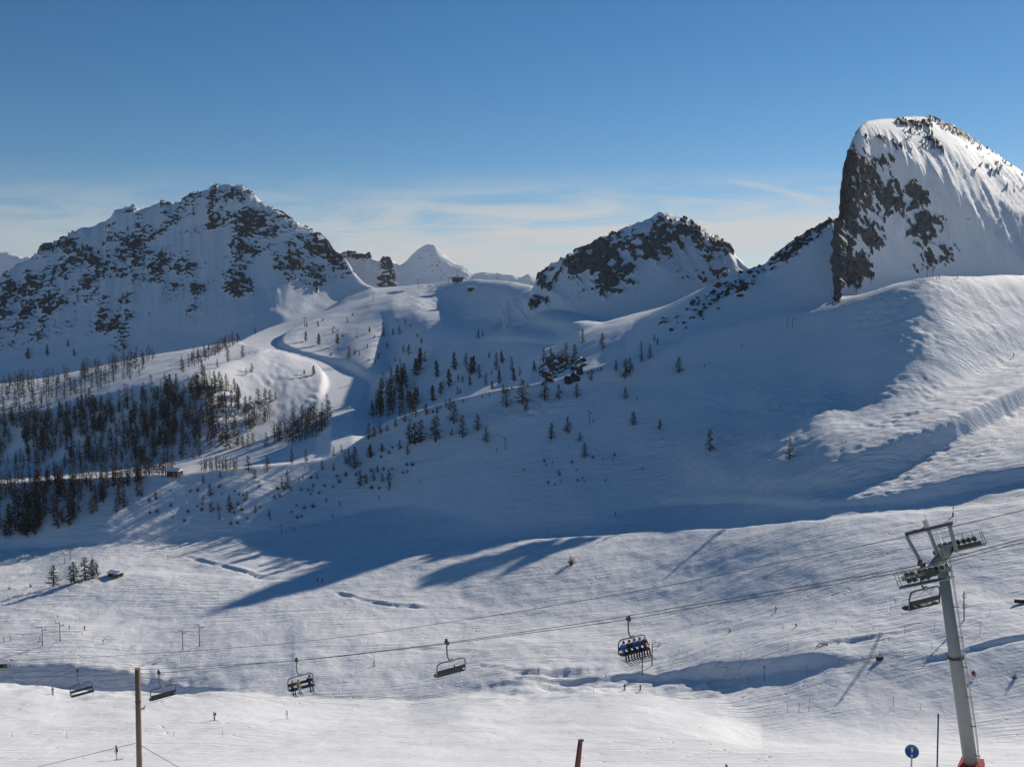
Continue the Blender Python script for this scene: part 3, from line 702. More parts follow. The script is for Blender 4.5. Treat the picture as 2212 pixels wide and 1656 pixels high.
for i in range(8):
    t_, C_ = tree_meshes(100 + i, 'larch')
    VAR.append((t_, C_.mesh('crown', M_TWIG if i % 2 else M_TWIG2)))
PINES = []
for i in range(3):
    t_, C_ = tree_meshes(300 + i, 'pine')
    PINES.append((t_, C_.mesh('crown', M_PINE)))

LOW = []
for i in range(11):
    t_, C_ = tree_meshes(500 + i, 'larch' if i < 8 else 'pine', .42)
    LOW.append((t_, C_.mesh('crown', M_TWIG2)))
TREES_COUNT = 0
MARKS = [('beside the leaning green lift post', 1092, 970, 45), ('near the green lift post with a rider', 1273, 917, 60), ('in front of the rocky knoll', 1200, 850, 70), ('above the rocky knoll', 1260, 745, 60),
         ('near the top of the sunlit crest', 1400, 800, 70), ('beside the bend of the winding piste', 690, 745, 60), ('near the snow covered hut', 378, 1015, 60), ('beside the far lift mast', 658, 700, 36),
         ('close to the mogul field', 940, 700, 70), ('beside the dark pine stand', 900, 850, 50), ('at the foot of the shaded bank', 480, 1110, 60), ('above the two black skiers', 760, 1040, 80)]
def enrich(label, px, py, h):
    for words, x, y, r in MARKS:
        if (px - x) ** 2 + (py - y) ** 2 < r * r and len(label.split()) + len(words.split()) <= 15:
            label = label + ', ' + words; break
    if label.split()[0] in ('bare', 'dark', 'brown', 'larch') and len(label.split()) < 16 and not label.startswith('tall'):
        label = ('tall ' if h > 12 else ('stunted ' if h < 6.5 else '')) + label
    return label
def plant(px, py, hpx, label, group, kind='larch', sheet=None, name=None, wf=1.0):
    """a tree whose foot is seen at (px, py) and that is hpx picture units tall"""
    global TREES_COUNT
    S = sheet or G
    p = S.find(px, py)
    h = 1.03 * hpx * p.y / FPX
    h = min(max(h, 1.0), 19.0)
    label = enrich(label, px, py, h)
    tr, cr = random.choice(VAR if kind == 'larch' else PINES)
    o = thing(name or ('larch_tree' if kind == 'larch' else 'pine_tree'), label, 'tree', p - Vector((0, 0, .012 * h)), random.uniform(0, 6.28), group)
    wid = random.uniform(1.05, 1.5) * wf
    o.scale = (h * wid, h * wid, h)
    a = put(bpy.data.objects.new('trunk', tr), o); b = put(bpy.data.objects.new('crown', cr), o)
    o.rotation_euler = (random.uniform(-.03, .03), random.uniform(-.03, .03), random.uniform(0, 6.28))
    TREES_COUNT += 1
    return o
def crop(ox, oy, s, items):
    return [((ox + c[0] / s) / 1.1557, (oy + c[1] / s) / 1.1557, c[2] / s / 1.1557) for c in items]

slope_crest = crop(900, 780, 4.416, [(90,1400,190),(150,1370,120),(215,1340,150),(295,1310,90),(385,1260,110),(490,1210,120),(725,1130,140),(940,1040,100),(985,1080,150),(1570,900,110),(1420,925,60)])
slope_mid = crop(900, 780, 4.416, [(540,1460,250),(600,1455,260),(665,1430,260),(515,1570,130),(430,1510,110),(825,1420,300),(1025,1220,250),(1125,1380,260),(1290,1300,190),(1385,1435,180),(100,1600,150),(235,1535,100),(1605,1045,230),(1785,1010,280),(1825,1085,130),(1005,1360,90),(2105,1400,190)])
slope_mid += crop(1350, 700, 4.416, [(40,1320,220),(200,1310,170),(395,1290,160),(935,1300,130),(1015,1595,160),(1310,1640,110),(930,1080,220),(980,1030,180),(1520,1020,180)])
slope_mid += crop(1200, 980, 6.506, [(1415,660,280),(1690,1060,270),(1610,790,160)])
rib_trees = crop(1350, 700, 4.416, [(830,1000,130),(1110,900,120),(1105,790,130),(1200,870,170),(1250,670,90),(1285,715,90),(550,1110,140),(680,770,200),(460,700,170),(370,880,180),(275,880,200),(230,870,110),(115,920,190),(30,910,170)])
bowl = crop(900, 780, 4.416, [(840,720,200),(1035,640,210),(1165,610,170),(1215,690,200),(1250,660,190),(1310,730,170),(1380,810,150),(1500,640,200),(1560,560,140),(1530,790,170),(1670,650,170),(1690,760,150),(1755,700,110),(970,820,200),(880,900,140),(910,860,120),(795,985,190),(1070,910,110),(1100,890,60),(1125,770,80),(1205,810,120),(1075,745,70),(1415,500,70),(1450,850,100),(1440,690,70),(1915,640,110),(610,700,300),(640,650,240),(660,560,180),(710,550,130),(470,450,100),(530,470,130)])
saddle_trees = crop(900, 780, 4.416, [(1300,290,110),(1345,265,60),(255,265,90),(360,250,80),(430,245,110),(490,125,60),(100,220,60),(670,340,70),(295,385,70),(75,380,40),(195,510,60),(385,540,50),(165,560,40)])
saddle_trees += crop(450, 780, 4.416, [(1385,320,120),(1525,360,130),(1735,350,120),(1860,520,190),(1920,470,70),(1975,480,60),(1395,170,70),(1520,160,60),(1840,120,70),(1680,230,60),(2085,220,70),(1365,680,60),(1470,690,110),(2065,385,45)])
spur = crop(450, 780, 4.416, [(685,505,150),(525,550,190),(410,615,110),(490,380,120),(570,330,90),(630,335,120),(830,235,80),(905,200,50),(980,135,45),(265,480,110),(315,420,80),(410,450,120),(200,500,110),(130,540,110),(30,660,140),(790,660,100),(725,690,80),(240,900,200),(270,880,150),(380,890,100),(450,870,130),(190,860,250),(240,700,180),(560,1040,90),(350,1090,150),(300,1150,160),(240,1130,150)])
lower_road = crop(450, 780, 4.416, [(720,1120,200),(770,1080,170),(860,1020,190),(940,980,150),(990,1000,160),(1050,970,100),(545,1500,160),(640,1470,190),(690,1490,150),(745,1480,160),(800,1440,120),(945,1480,170),(620,1470,150)])
foot_trees = crop(500, 1080, 4.416, [(955,590,190),(1000,640,60),(900,600,120),(1340,410,110),(1470,420,90),(1760,590,190),(1830,560,110),(1910,530,110),(2005,545,110),(1955,440,90),(2075,540,150),(2080,630,100),(1290,510,80),(515,740,110),(325,860,190),(110,700,150),(605,510,120),(1130,520,80),(30,570,120),(30,750,80),(210,960,110),(120,880,130),(200,860,100),(610,885,100),(760,930,80),(1535,810,70),(1390,770,60)])
crest_trees = crop(500, 1080, 4.416, [(530,430,190),(740,420,180),(1010,345,180),(1165,325,150),(1640,360,190),(1700,400,260),(1600,350,150),(1875,275,150),(2000,215,100),(220,500,80),(1470,270,120),(1555,210,90)])
plain = crop(80, 1360, 8.848, [(470,920,490),(870,840,400),(940,840,500),(1185,765,520),(1320,740,420),(1355,720,440),(1440,700,330)])
plain_lab = ['broad bare larch standing apart beside the clump near the wooden hut', 'slender leaning larch at the outer edge of the clump near the wooden hut', 'bare larch with forked trunk in the clump near the wooden hut', 'tallest bare larch in the clump near the wooden hut',
             'thin larch behind the tallest one in the clump near the wooden hut', 'thin larch in the clump, on the side of the wooden hut', 'short reddish larch in the clump, closest to the wooden hut']
for (x, y, h), lb in zip(plain, plain_lab): plant(x, y, h, lb, 'larches beside the wooden hut', wf=1.5 if h > 45 else 1.15)
for x, y, h in slope_crest: plant(x, y, h, 'brown larch on the sunlit crest line', 'larches on the crest line')
for x, y, h in slope_mid: plant(x, y, h, 'bare larch on the open shaded slope', 'larches on the shaded slope', wf=1.25)
for x, y, h in rib_trees: plant(x, y, h, 'dark larch on the rising rocky rib', 'larches around the rocky knoll')
for x, y, h in bowl: plant(x, y, h, 'dark pine in the shaded bowl', 'pines in the shaded bowl', 'pine' if random.random() < .7 else 'larch', name='pine_tree')
for x, y, h in saddle_trees: plant(x, y, h, 'small conifer on the slope beneath the saddle', 'small conifers beneath the saddle', 'pine' if random.random() < .4 else 'larch', name='conifer_tree')
for x, y, h in spur: plant(x, y, h, 'bare larch on the sunlit spur', 'larches on the sunlit spur')
for x, y, h in lower_road: plant(x, y, h, 'larch between the arms of the winding piste', 'larches between the arms of the piste')
for x, y, h in foot_trees: plant(x, y, h, 'larch among bushes on the shaded bank', 'larches on the shaded bank')
for x, y, h in crest_trees: plant(x, y, h, 'larch on the lit edge of the bank', 'larches on the edge of the bank')
plant(1533, 975, 52, 'lone bare larch beside the moguls, standing lower on the big slope', 'lone larches on the mogul slope')
plant(1705, 993, 50, 'lone bare larch in the middle of the mogul slope', 'lone larches on the mogul slope')
for x, y, h, lb in [(60,775,30,''),(35,1000,26,''),(102,768,26,''),(147,748,16,''),(160,768,15,''),(240,712,20,'')]:
    if y < 800: plant(x, y, h, 'small conifer alone on the shaded foot of the rocky mountain', 'conifers at the foot of the rocky mountain', 'pine', LM, 'conifer_tree')

def inside(poly, x, y):
    c = False; j = len(poly) - 1
    for i in range(len(poly)):
        xi, yi = poly[i]; xj, yj = poly[j]
        if (yi > y) != (yj > y) and x < (xj - xi) * (y - yi) / (yj - yi) + xi: c = not c
        j = i
    return c
def scatter(poly, n, rnd, mind=3.0):
    x0, x1 = min(p[0] for p in poly), max(p[0] for p in poly); y0, y1 = min(p[1] for p in poly), max(p[1] for p in poly)
    out = []
    for _ in range(n * 60):
        if len(out) >= n: break
        x, y = rnd.uniform(x0, x1), rnd.uniform(y0, y1)
        if inside(poly, x, y) and all((x - a) ** 2 + ((y - b) * 1.6) ** 2 > mind * mind for a, b in out): out.append((x, y))
    return sorted(out, key=lambda p: p[1])
rnd = random.Random(5)
def C2P(ox, oy, s, pts): return [((ox + a / s) / 1.1557, (oy + b / s) / 1.1557) for a, b in pts]
near_forest = scatter([(-60,1165),(-60,1048),(180,1040),(320,1032),(340,1062),(310,1085),(262,1112),(160,1132),(95,1158)], 62, rnd, 8)
for x, y in near_forest: plant(x, y, rnd.uniform(34, 58), 'bare larch in the dense stand at the valley edge', 'larches in the dense bank stand')
# the remaining woods are too many to tell apart: one mass
def forest(name, label, spots):
    vs, fs, mi = [], [], []; off = 0
    data = []
    for tr, cr in LOW:
        arr = []
        for me, mk in ((tr, 0), (cr, 1)):
            co = np.empty(len(me.vertices) * 3, np.float32); me.vertices.foreach_get('co', co); co = co.reshape(-1, 3)
            arr.append((co, [tuple(p.vertices) for p in me.polygons]))
        data.append(arr)
    allv, loops, starts, mats = [], [], [], []; k = 0; nl = 0
    mlist = [M_BARK, M_TWIG2, M_PINE]
    for x, y, h, kind in spots:
        p = G.find(x, y); hm = min(1.0 * h * p.y / FPX, 19)
        j = rnd.randrange(8) if kind == 'larch' else 8 + rnd.randrange(3)
        a = rnd.uniform(0, 6.28); ca, sa = math.cos(a), math.sin(a); w = hm * rnd.uniform(1.0, 1.45)
        for q, (co, fl) in enumerate(data[j]):
            X = (co[:, 0] * ca - co[:, 1] * sa) * w + p.x; Y = (co[:, 0] * sa + co[:, 1] * ca) * w + p.y; Z = co[:, 2] * hm + p.z
            allv.append(np.stack([X, Y, Z], 1))
            for f in fl:
                starts.append(nl); nl += len(f); loops.extend(i + k for i in f); mats.append(0 if q == 0 else (1 if kind == 'larch' else 2))
            k += len(co)
    me = bpy.data.meshes.new(name); V = np.concatenate(allv).astype(np.float32)
    me.vertices.add(len(V)); me.vertices.foreach_set('co', V.ravel())
    me.loops.add(nl); me.loops.foreach_set('vertex_index', np.array(loops, np.int32))
    me.polygons.add(len(starts)); me.polygons.foreach_set('loop_start', np.array(starts, np.int32)); me.polygons.foreach_set('material_index', np.array(mats, np.int32))
    me.update(calc_edges=True)
    for m in mlist: me.materials.append(m)
    o = put(bpy.data.objects.new(name, me)); o['kind'] = 'stuff'; o['label'] = label; o['category'] = 'forest'
    return o
sp = []
sp += [(x, y, rnd.uniform(24, 42), 'pine' if rnd.random() < .35 else 'larch') for x, y in scatter([(-80,935),(0,910),(120,892),(300,850),(440,822),(520,850),(505,955),(470,985),(380,1000),(200,1012),(-80,1016)], 520, rnd, 3.5)]
sp += [(x, y, rnd.uniform(26, 40), 'larch') for x, y in scatter([(-60,838),(120,818),(230,796),(330,778),(300,815),(200,850),(100,880),(-60,905)], 95, rnd, 6)]
sp += [(x, y, rnd.uniform(24, 38), 'larch') for x, y in scatter([(-60,838),(120,822),(240,794),(330,772),(332,780),(240,803),(120,832),(-60,848)], 40, rnd, 6)]
sp += [(x, y, rnd.uniform(32, 50), 'larch') for x, y in scatter([(-60,1052),(180,1036),(380,1026),(380,1022),(180,1031),(-60,1044)], 50, rnd, 4)]
sp += [(x, y, rnd.uniform(36, 46), 'pine' if rnd.random() < .5 else 'larch') for x, y in scatter(C2P(900, 780, 4.416, [(90,1150),(200,1000),(250,830),(430,680),(560,650),(500,820),(650,1000),(640,1160),(350,1170),(100,1160)]), 55, rnd, 5)]
sp += [(x, y, rnd.uniform(34, 48), 'larch') for x, y in scatter(C2P(450, 780, 4.416, [(1020,1380),(1240,1250),(1400,1180),(1560,1130),(1640,1080),(1650,1200),(1500,1400),(1200,1460),(1030,1440)]), 55, rnd, 5)]
sp += [(x, y, rnd.uniform(28, 40), 'larch') for x, y in scatter(C2P(450, 780, 4.416, [(700,1180),(1000,1130),(960,1230),(730,1330)]), 20, rnd, 5)]
sp += [(x, y, rnd.uniform(22, 32), 'larch') for x, y in scatter(C2P(500, 1080, 4.416, [(0,440),(420,415),(410,390),(0,400)]), 26, rnd, 4)]
sp += [(x, y, rnd.uniform(20, 30), 'larch') for x, y in scatter([(240,1034),(372,1022),(372,1016),(250,1026)], 16, rnd, 4)]
sp += [(x, y, rnd.uniform(22, 34), 'larch') for x, y in scatter(C2P(450, 780, 4.416, [(0,660),(240,560),(420,480),(640,340),(640,300),(380,440),(100,540),(0,600)]), 26, rnd, 5)]
sp += [(x, y, rnd.uniform(30, 54), 'larch') for x, y in scatter([(-60,1165),(-60,1048),(180,1040),(320,1032),(330,1060),(290,1085),(250,1100),(120,1130),(60,1155)], 80, rnd, 5)]
forest('larch_forest', 'dark larch and pine woods covering the shaded slopes of the valley', sp)

def bush_mesh(seed):
    r = random.Random(seed); C = MB()
    for k in range(46):
        a = r.uniform(0, 6.28); el = r.uniform(.25, 1.45); L = r.uniform(.5, 1.0)
        d = Vector((math.cos(a) * math.cos(el) * .6, math.sin(a) * math.cos(el) * .6, math.sin(el)))
        e = d * L; s_ = d.orthogonal().normalized() * .012
        C._add([-s_, s_, e + s_ * .3, e - s_ * .3], [(0, 1, 2, 3)])
        for j in range(6):
            p = e * r.uniform(.35, 1); q = p + Vector((r.uniform(-1, 1), r.uniform(-1, 1), r.uniform(-.1, 1))) * .16
            t_ = Vector((r.uniform(-1, 1), r.uniform(-1, 1), r.uniform(-1, 1))).normalized() * .010
            C._add([p - t_, p + t_, q], [(0, 1, 2)])
    return C.mesh('bush', M_BUSH if seed % 2 else M_TWIG2)
BUSH = [bush_mesh(900 + i) for i in range(5)]
def bush(px, py, h, label, group=None, sheet=None):
    p = (sheet or G).find(px, py); hm = h * p.y / FPX
    o = put(bpy.data.objects.new('bush', random.choice(BUSH))); o.location = p - Vector((0, 0, .05 * hm)); o.scale = (hm, hm, hm); o.rotation_euler = (0, 0, random.uniform(0, 6.28))
    return tag(o, label, 'bush', group)
bush(1234, 1219, 28, 'lone bare round bush on the wide lit piste')
bush(2190, 1466, 20, 'reddish brown bush on the near slope beside the lift pylon')
bush(66, 1268, 12, 'low reddish bush on the snow edge near the broad larch', 'low bushes near the hut'); bush(20, 1272, 9, 'low reddish bush on the snow edge near the broad larch', 'low bushes near the hut')
for x, y in scatter([(330,1062),(560,1042),(700,1030),(900,1000),(905,1030),(760,1090),(620,1128),(420,1138),(300,1120)], 70, rnd, 9):
    bush(x, y, rnd.uniform(7, 15), 'low dark bush on the shaded bank above the flat piste', 'bushes on the shaded bank')
for x, y in scatter([(1110,1000),(1240,960),(1400,980),(1420,1020),(1250,1050),(1130,1060)], 20, rnd, 9):
    bush(x, y, rnd.uniform(6, 12), 'twiggy bush on the open shaded slope below the lift track', 'bushes below the lift track')
for x, y in scatter([(820,990),(880,905),(1010,862),(1300,795),(1310,800),(1000,872),(900,920),(830,1000)], 22, rnd, 6):
    bush(x, y, rnd.uniform(6, 12), 'russet bush along the sunlit crest line', 'bushes on the crest line')
for x, y in scatter([(640,700),(760,680),(880,690),(930,760),(800,790),(680,760)], 22, rnd, 9):
    bush(x, y, rnd.uniform(5, 10), 'tiny dark bush on the shaded slope beneath the saddle', 'bushes beneath the saddle')

# ------------------------------------------------------------------ chairlift
RDIR = Vector((-.80, .60, 0)); CDIR = Vector((.60, .80, 0))
PYL_Y = 60.0
top_c = at(2034, 1212, PYL_Y); base_c = at(2101, 1664, PYL_Y); base_c.z -= .35
up = (top_c - base_c).normalized()
def line_pt(o, px, py):
    """the point of the vertical plane through o along the lift line that is seen at (px, py)"""
    d = at(px, py, 1.0)
    # o + s*RDIR = k*d (plan)
    k = (o.x * RDIR.y - o.y * RDIR.x) / (d.x * RDIR.y - d.y * RDIR.x)
    return d * k
O_D = top_c - CDIR * 2.4; O_U = top_c + CDIR * 2.6
rope_D_nodes = [(-70,1466),(0,1462.5),(190,1458.5),(343,1453),(571,1431.5),(692,1420.7),(965,1388),(1280,1342),(1487,1307),(1800,1254),(1945,1229),(2060,1203),(2140,1181),(2260,1150),(2500,1080)]
rope_U_nodes = [(-70,1447),(37,1447),(167,1448.5),(343,1443.5),(571,1431),(640,1426),(692,1421.5),(965,1390),(1280,1348.5),(1357,1337),(1487,1314),(1800,1262),(1960,1233),(2075,1207),(2150,1186),(2260,1158),(2500,1090)]
def dense(nd, n=90):
    xs = np.linspace(nd[0][0], nd[-1][0], n); ys = np.interp(xs, [a for a, b in nd], [b for a, b in nd])
    k = np.array([.06, .24, .4, .24, .06]); ys[2:-2] = np.convolve(ys, k, 'valid')
    return list(zip(xs, ys))
tag(MB().tube([line_pt(O_D, x, y) for x, y in dense(rope_D_nodes)], .024, 6).build('haul_rope', M_DARK), 'steel haul rope of the chairlift carrying the empty downhill chairs', 'cable', 'ropes of the chairlift')
tag(MB().tube([line_pt(O_U, x, y) for x, y in dense(rope_U_nodes)], .024, 6).build('haul_rope', M_DARK), 'steel haul rope of the chairlift carrying the occupied chairs', 'cable', 'ropes of the chairlift')
tele = [(-70,1428),(0,1425.5),(190,1419),(400,1406),(605,1391),(800,1368),(1124,1320),(1300,1289),(1487,1256),(1605,1230),(1800,1191),(1973,1155),(2050,1138),(2130,1120),(2260,1090),(2500,1030)]
tag(MB().tube([line_pt(top_c, x, y) for x, y in dense(tele)], .02, 6).build('signal_cable', M_DARK), 'thin black cable above the chairlift ropes, resting on the pylon top beam', 'cable')

def pylon(name, label, group=None):
    """tubular chairlift tower; local z along the tube, x along the line (towards the right hand end), y across; origin at the base"""
    H = (top_c - base_c).length
    o = thing(name, label, 'pylon', group=group)
    MB().tube([(0, 0, 0), (0, 0, H * .56), (0, 0, H * .562), (0, 0, H)], [.43, .385, .375, .31], 20).build('tube', M_PAINT, o, True)
    f = MB(); f.disc((0, 0, H * .56), (0, 0, 1), .50, .10, 24); f.build('flange', M_DARK, o)
    for k in range(6):
        a = k * math.pi / 3; m = MB(); m.disc((.46 * math.cos(a), .46 * math.sin(a), H * .56), (0, 0, 1), .035, .2, 8); m.build('bolt', M_DARK, o)
    p = MB(); p.box((0, 0, .30), (1.3, 1.3, 1.2)); pad = p.build('pad', M_RED, o)
    for k in range(3):
        m = MB(); m.box((0, 0, -.1 + .36 * k), (1.34, 1.34, .05)); m.build('strap', M_DARK, pad)
    # ladder on the right hand side
    lx = .62
    for s_ in (-.13, .13):
        MB().tube([(lx - .1, s_ - .18, .4), (lx, s_ - .18, 3.0), (lx - .04, s_ - .18, H * .6), (lx - .10, s_ - .18, H + .3)], .022, 6).build('ladder_rail', M_RUBBER, o)
    for k in range(46):
        z = 1.0 + k * (H - 1.0) / 46; m = MB(); m.tube([(lx - .04, -.31, z), (lx - .04, -.05, z)], .013, 5); m.build('rung', M_RUST, o)
    for k in range(7):
        z = 1.5 + k * 1.9; m = MB(); m.box((.5, -.18, z), (.32, .05, .05)); m.build('ladder_bracket', M_DARK, o)
    # head, tilted so that the wheels follow the rope
    n_before = set(o.children)
    g = MB(); g.box((0, 0, H + .18), (.62, 5.6, .42)); g.build('crossarm', M_DARK, o)
    for s_, y in ((-1, -2.4), (1, 2.6)):
        X0 = .45 * s_
        q = MB(); q.box((X0, y - s_ * .28, H + .02), (3.0, .10, .26)); q.build('sheave_beam', M_PAINT if s_ < 0 else M_DARK, o)
        for k, x in enumerate((-1.35, -.92, -.28, .15, .62, 1.05, 1.5)):
            for z, row in ((H + .30, 0), (H - .06, 1)):
                if row == 1 and k in (4, 5, 6): continue
                w = MB(); w.disc((x * .74 + X0, y, z), (0, 1, 0), .185, .12, 20, .135); wh = w.build('sheave', M_RUBBER, o)
                w = MB(); w.disc((x * .74 + X0, y, z), (0, 1, 0), .135, .07, 16); w.build('hub', M_DARK, wh)
        w = MB(); w.box((X0, y + s_ * .42, H - .28), (3.1, .55, .06)); cw = w.build('catwalk', M_PAINT, o)
        for x in (-1.5, -.9, -.3, .3, .9, 1.5):
            x += X0
            MB().tube([(x, y + s_ * .66, H - .28), (x, y + s_ * .66, H + .62)], .02, 5).build('rail_post', M_DARK, cw)
        for z in (H + .18, H + .62):
            MB().tube([(X0 - 1.5, y + s_ * .66, z), (X0 + 1.5, y + s_ * .66, z)], .018, 5).build('hand_rail', M_RUBBER if z > H + .4 else M_DARK, cw)
        for x in (X0 - 1.5, X0 + 1.5):
            MB().tube([(x, y + s_ * .15, H - .28), (x, y + s_ * .15, H + .62), (x, y + s_ * .66, H + .62)], .018, 5).build('end_rail', M_DARK, cw)
    # raised frame with the lifting beam
    for x, y in ((-1.35, -.3), (-.05, 0), (1.15, .3)):
        m = MB(); m.tube([(x * .82, y, H + .3), (x, y, H + 2.05)], .12, 10); m.build('head_post', M_PAINT, o)
    m = MB(); m.box((0, 0, H + 2.12), (2.9, .30, .16)); m.build('top_beam', M_DARK, o)
    m = MB(); m.box((-.05, 0, H + 2.42), (.26, .22, .5)); m.build('beacon_box', M_RUBBER, o)
    MB().tube([(.05, 0, H + 2.6), (.05, 0, H + 3.0)], .012, 5).build('aerial', M_DARK, o)
    MB().tube(arc((-.9, 0, H + 2.25), (-.5, 0, H + 2.1), (-.2, 0, H + 2.3)), .03, 6).build('cable_guide', M_DARK, o)
    for x in (.25, .42):
        MB().tube([(x, -.25, H + .3), (x, -.25, H + 2.1)], .018, 5).build('head_ladder_rail', M_RUBBER, o)
    for k in range(6):
        MB().tube([(.25, -.25, H + .5 + .26 * k), (.42, -.25, H + .5 + .26 * k)], .012, 5).build('head_rung', M_RUBBER, o)
    Rm = Matrix.Translation((0, 0, H)) @ Matrix.Rotation(-TILT, 4, 'Y') @ Matrix.Translation((0, 0, -H))
    for ch in set(o.children) - n_before:
        for c in [ch] + list(ch.children): c.data.transform(Rm)
    return o
rope_rise = (line_pt(O_D, 2060, 1203) - line_pt(O_D, 1900, 1237)).normalized()
_y = up.cross(rope_rise).normalized(); _x = _y.cross(up)
TILT = math.atan2(rope_rise.dot(up), rope_rise.dot(_x))
py1 = pylon('chairlift_pylon', 'tall grey tubular chairlift pylon with ladder and red padded base')
def orient(o, base, up, xdir):
    z = up.normalized(); y = z.cross(xdir).normalized(); x = y.cross(z)
    M = Matrix((x, y, z)).transposed().to_4x4(); M.translation = base; o.matrix_world = M
rope_rise = (line_pt(O_D, 2060, 1203) - line_pt(O_D, 1900, 1237)).normalized()
orient(py1, base_c, up, rope_rise)
# the next pylon down the line, only its head in view
py2 = copy_tree(py1); py2['label'] = 'distant chairlift pylon head with dark sheaves above the shaded gully'
p2 = line_pt(top_c, -36, 1452)
b2 = p2 - Vector((-.02, 0, 1)).normalized() * (top_c - base_c).length * 1.0
orient(py2, b2, (p2 - b2), Vector((.80, -.60, -.02)))

def tubes(pts_list, r, name, mat, parent):
    m = MB()
    for pts in pts_list: m.tube(pts, r, 8)
    return m.build(name, mat, parent, True)
W2 = 1.4
def make_chair(sg):
    """six-seat chair; origin at the grip, y = direction the riders face"""
    o = thing('lift_chair', 'empty chairlift seat', 'chair', group='chairs of the chairlift')
    ox = -.42 * sg
    g = MB(); g.box((0, 0, .02), (.20, .42, .24)); g.box((.03, .12, .2), (.14, .2, .2)); g.build('grip', M_DARK, o)
    MB().tube([(0, 0, -.05)] + arc((0, 0, -.55), (0, 0, -1.38), (ox * .75, 0, -1.45)) + [(ox, 0, -1.48)], .062, 8).build('hanger', M_LIFT, o, True)
    m = MB(); m.tube([(0, 0, -.52), (0, 0, -.62)], .058, 8); m.build('number_band', M_WHITE, o)
    m = MB(); m.box((ox, 0, -1.50), (.34, .16, .20)); m.build('joint', M_STEEL, o)
    bow = [(ox - W2, .02, -2.62), (ox - W2, 0, -2.1)] + arc((ox - W2, 0, -1.95), (ox - W2, 0, -1.53), (ox - W2 + .42, 0, -1.53)) + arc((ox + W2 - .42, 0, -1.53), (ox + W2, 0, -1.53), (ox + W2, 0, -1.95)) + [(ox + W2, 0, -2.1), (ox + W2, .02, -2.62)]
    MB().tube(bow, .05, 8).build('bow_frame', M_LIFT, o, True)
    m = MB(); m.box((ox, .28, -2.62), (2 * W2 - .12, .50, .11)); m.build('seat', M_SEAT, o)
    m = MB(); m.box((ox, -.03, -2.24), (2 * W2 - .12, .07, .27), Matrix.Rotation(.14, 3, 'X')); m.build('backrest', M_SEAT, o)
    for s_ in (-1, 1):
        MB().tube([(ox + s_ * W2, .02, -2.62), (ox + s_ * (W2 - .02), .35, -2.70), (ox + s_ * (W2 - .02), .55, -2.62), (ox + s_ * (W2 - .02), .30, -2.40), (ox + s_ * W2, .02, -2.36)], .022, 6).build('armrest', M_SEAT, o)
    MB().tube([(ox - W2 + .15, .62, -3.06), (ox + W2 - .15, .62, -3.06), (ox + W2 - .06, .50, -2.16), (ox - W2 + .06, .50, -2.16), (ox - W2 + .15, .62, -3.06)], .016, 6).build('safety_bar', M_STEEL, o)
    for x in (-.9, 0, .9):
        MB().tube([(ox + x, 0, -1.55), (ox + x + .16, .28, -1.85), (ox + x + .05, .46, -2.1), (ox + x + .18, .5, -2.16)], .013, 5).build('bar_link', M_STEEL, o)
    return o
CH = {1: make_chair(1), -1: make_chair(-1)}
def chair_at(origin, nodes_, px, sg, ang, sz, label, first):
    py = float(np.interp(px, [a for a, b in nodes_], [b for a, b in nodes_]))
    p = line_pt(origin, px, py)
    o = CH[sg] if first else copy_tree(CH[sg])
    o['label'] = label; o.location = p
    o.rotation_euler = (0, 0, ang); o.scale = (1, 1, sz)
    return o
def facing(a_deg, sg):
    # the seat runs along (cos a, sin a); sg=1 faces the camera side, sg=-1 faces away
    a = math.radians(a_deg)
    return a + (math.pi if sg > 0 else 0)
chU1 = chair_at(O_U, rope_U_nodes, 1357, 1, facing(34, 1), .98, 'chairlift seat carrying five skiers side by side', True)
chU2 = chair_at(O_U, rope_U_nodes, 640, 1, facing(38, 1), 1.08, 'chairlift seat carrying three riders with a gap between them', False)
chU3 = chair_at(O_U, rope_U_nodes, 167, 1, facing(44, 1), 1.15, 'empty chairlift seat hanging in front of the shaded gully', False)
chD1 = chair_at(O_D, rope_D_nodes, 1990, -1, facing(31, -1), 1.0, 'empty chairlift seat hanging at the grey pylon', True)
chD2 = chair_at(O_D, rope_D_nodes, 965, -1, facing(37, -1), 1.03, 'empty chairlift seat halfway along the rope, a red skier seen through its frame', False)
chD3 = chair_at(O_D, rope_D_nodes, 343, -1, facing(42, -1), 1.08, 'empty chairlift seat beside the wooden post', False)

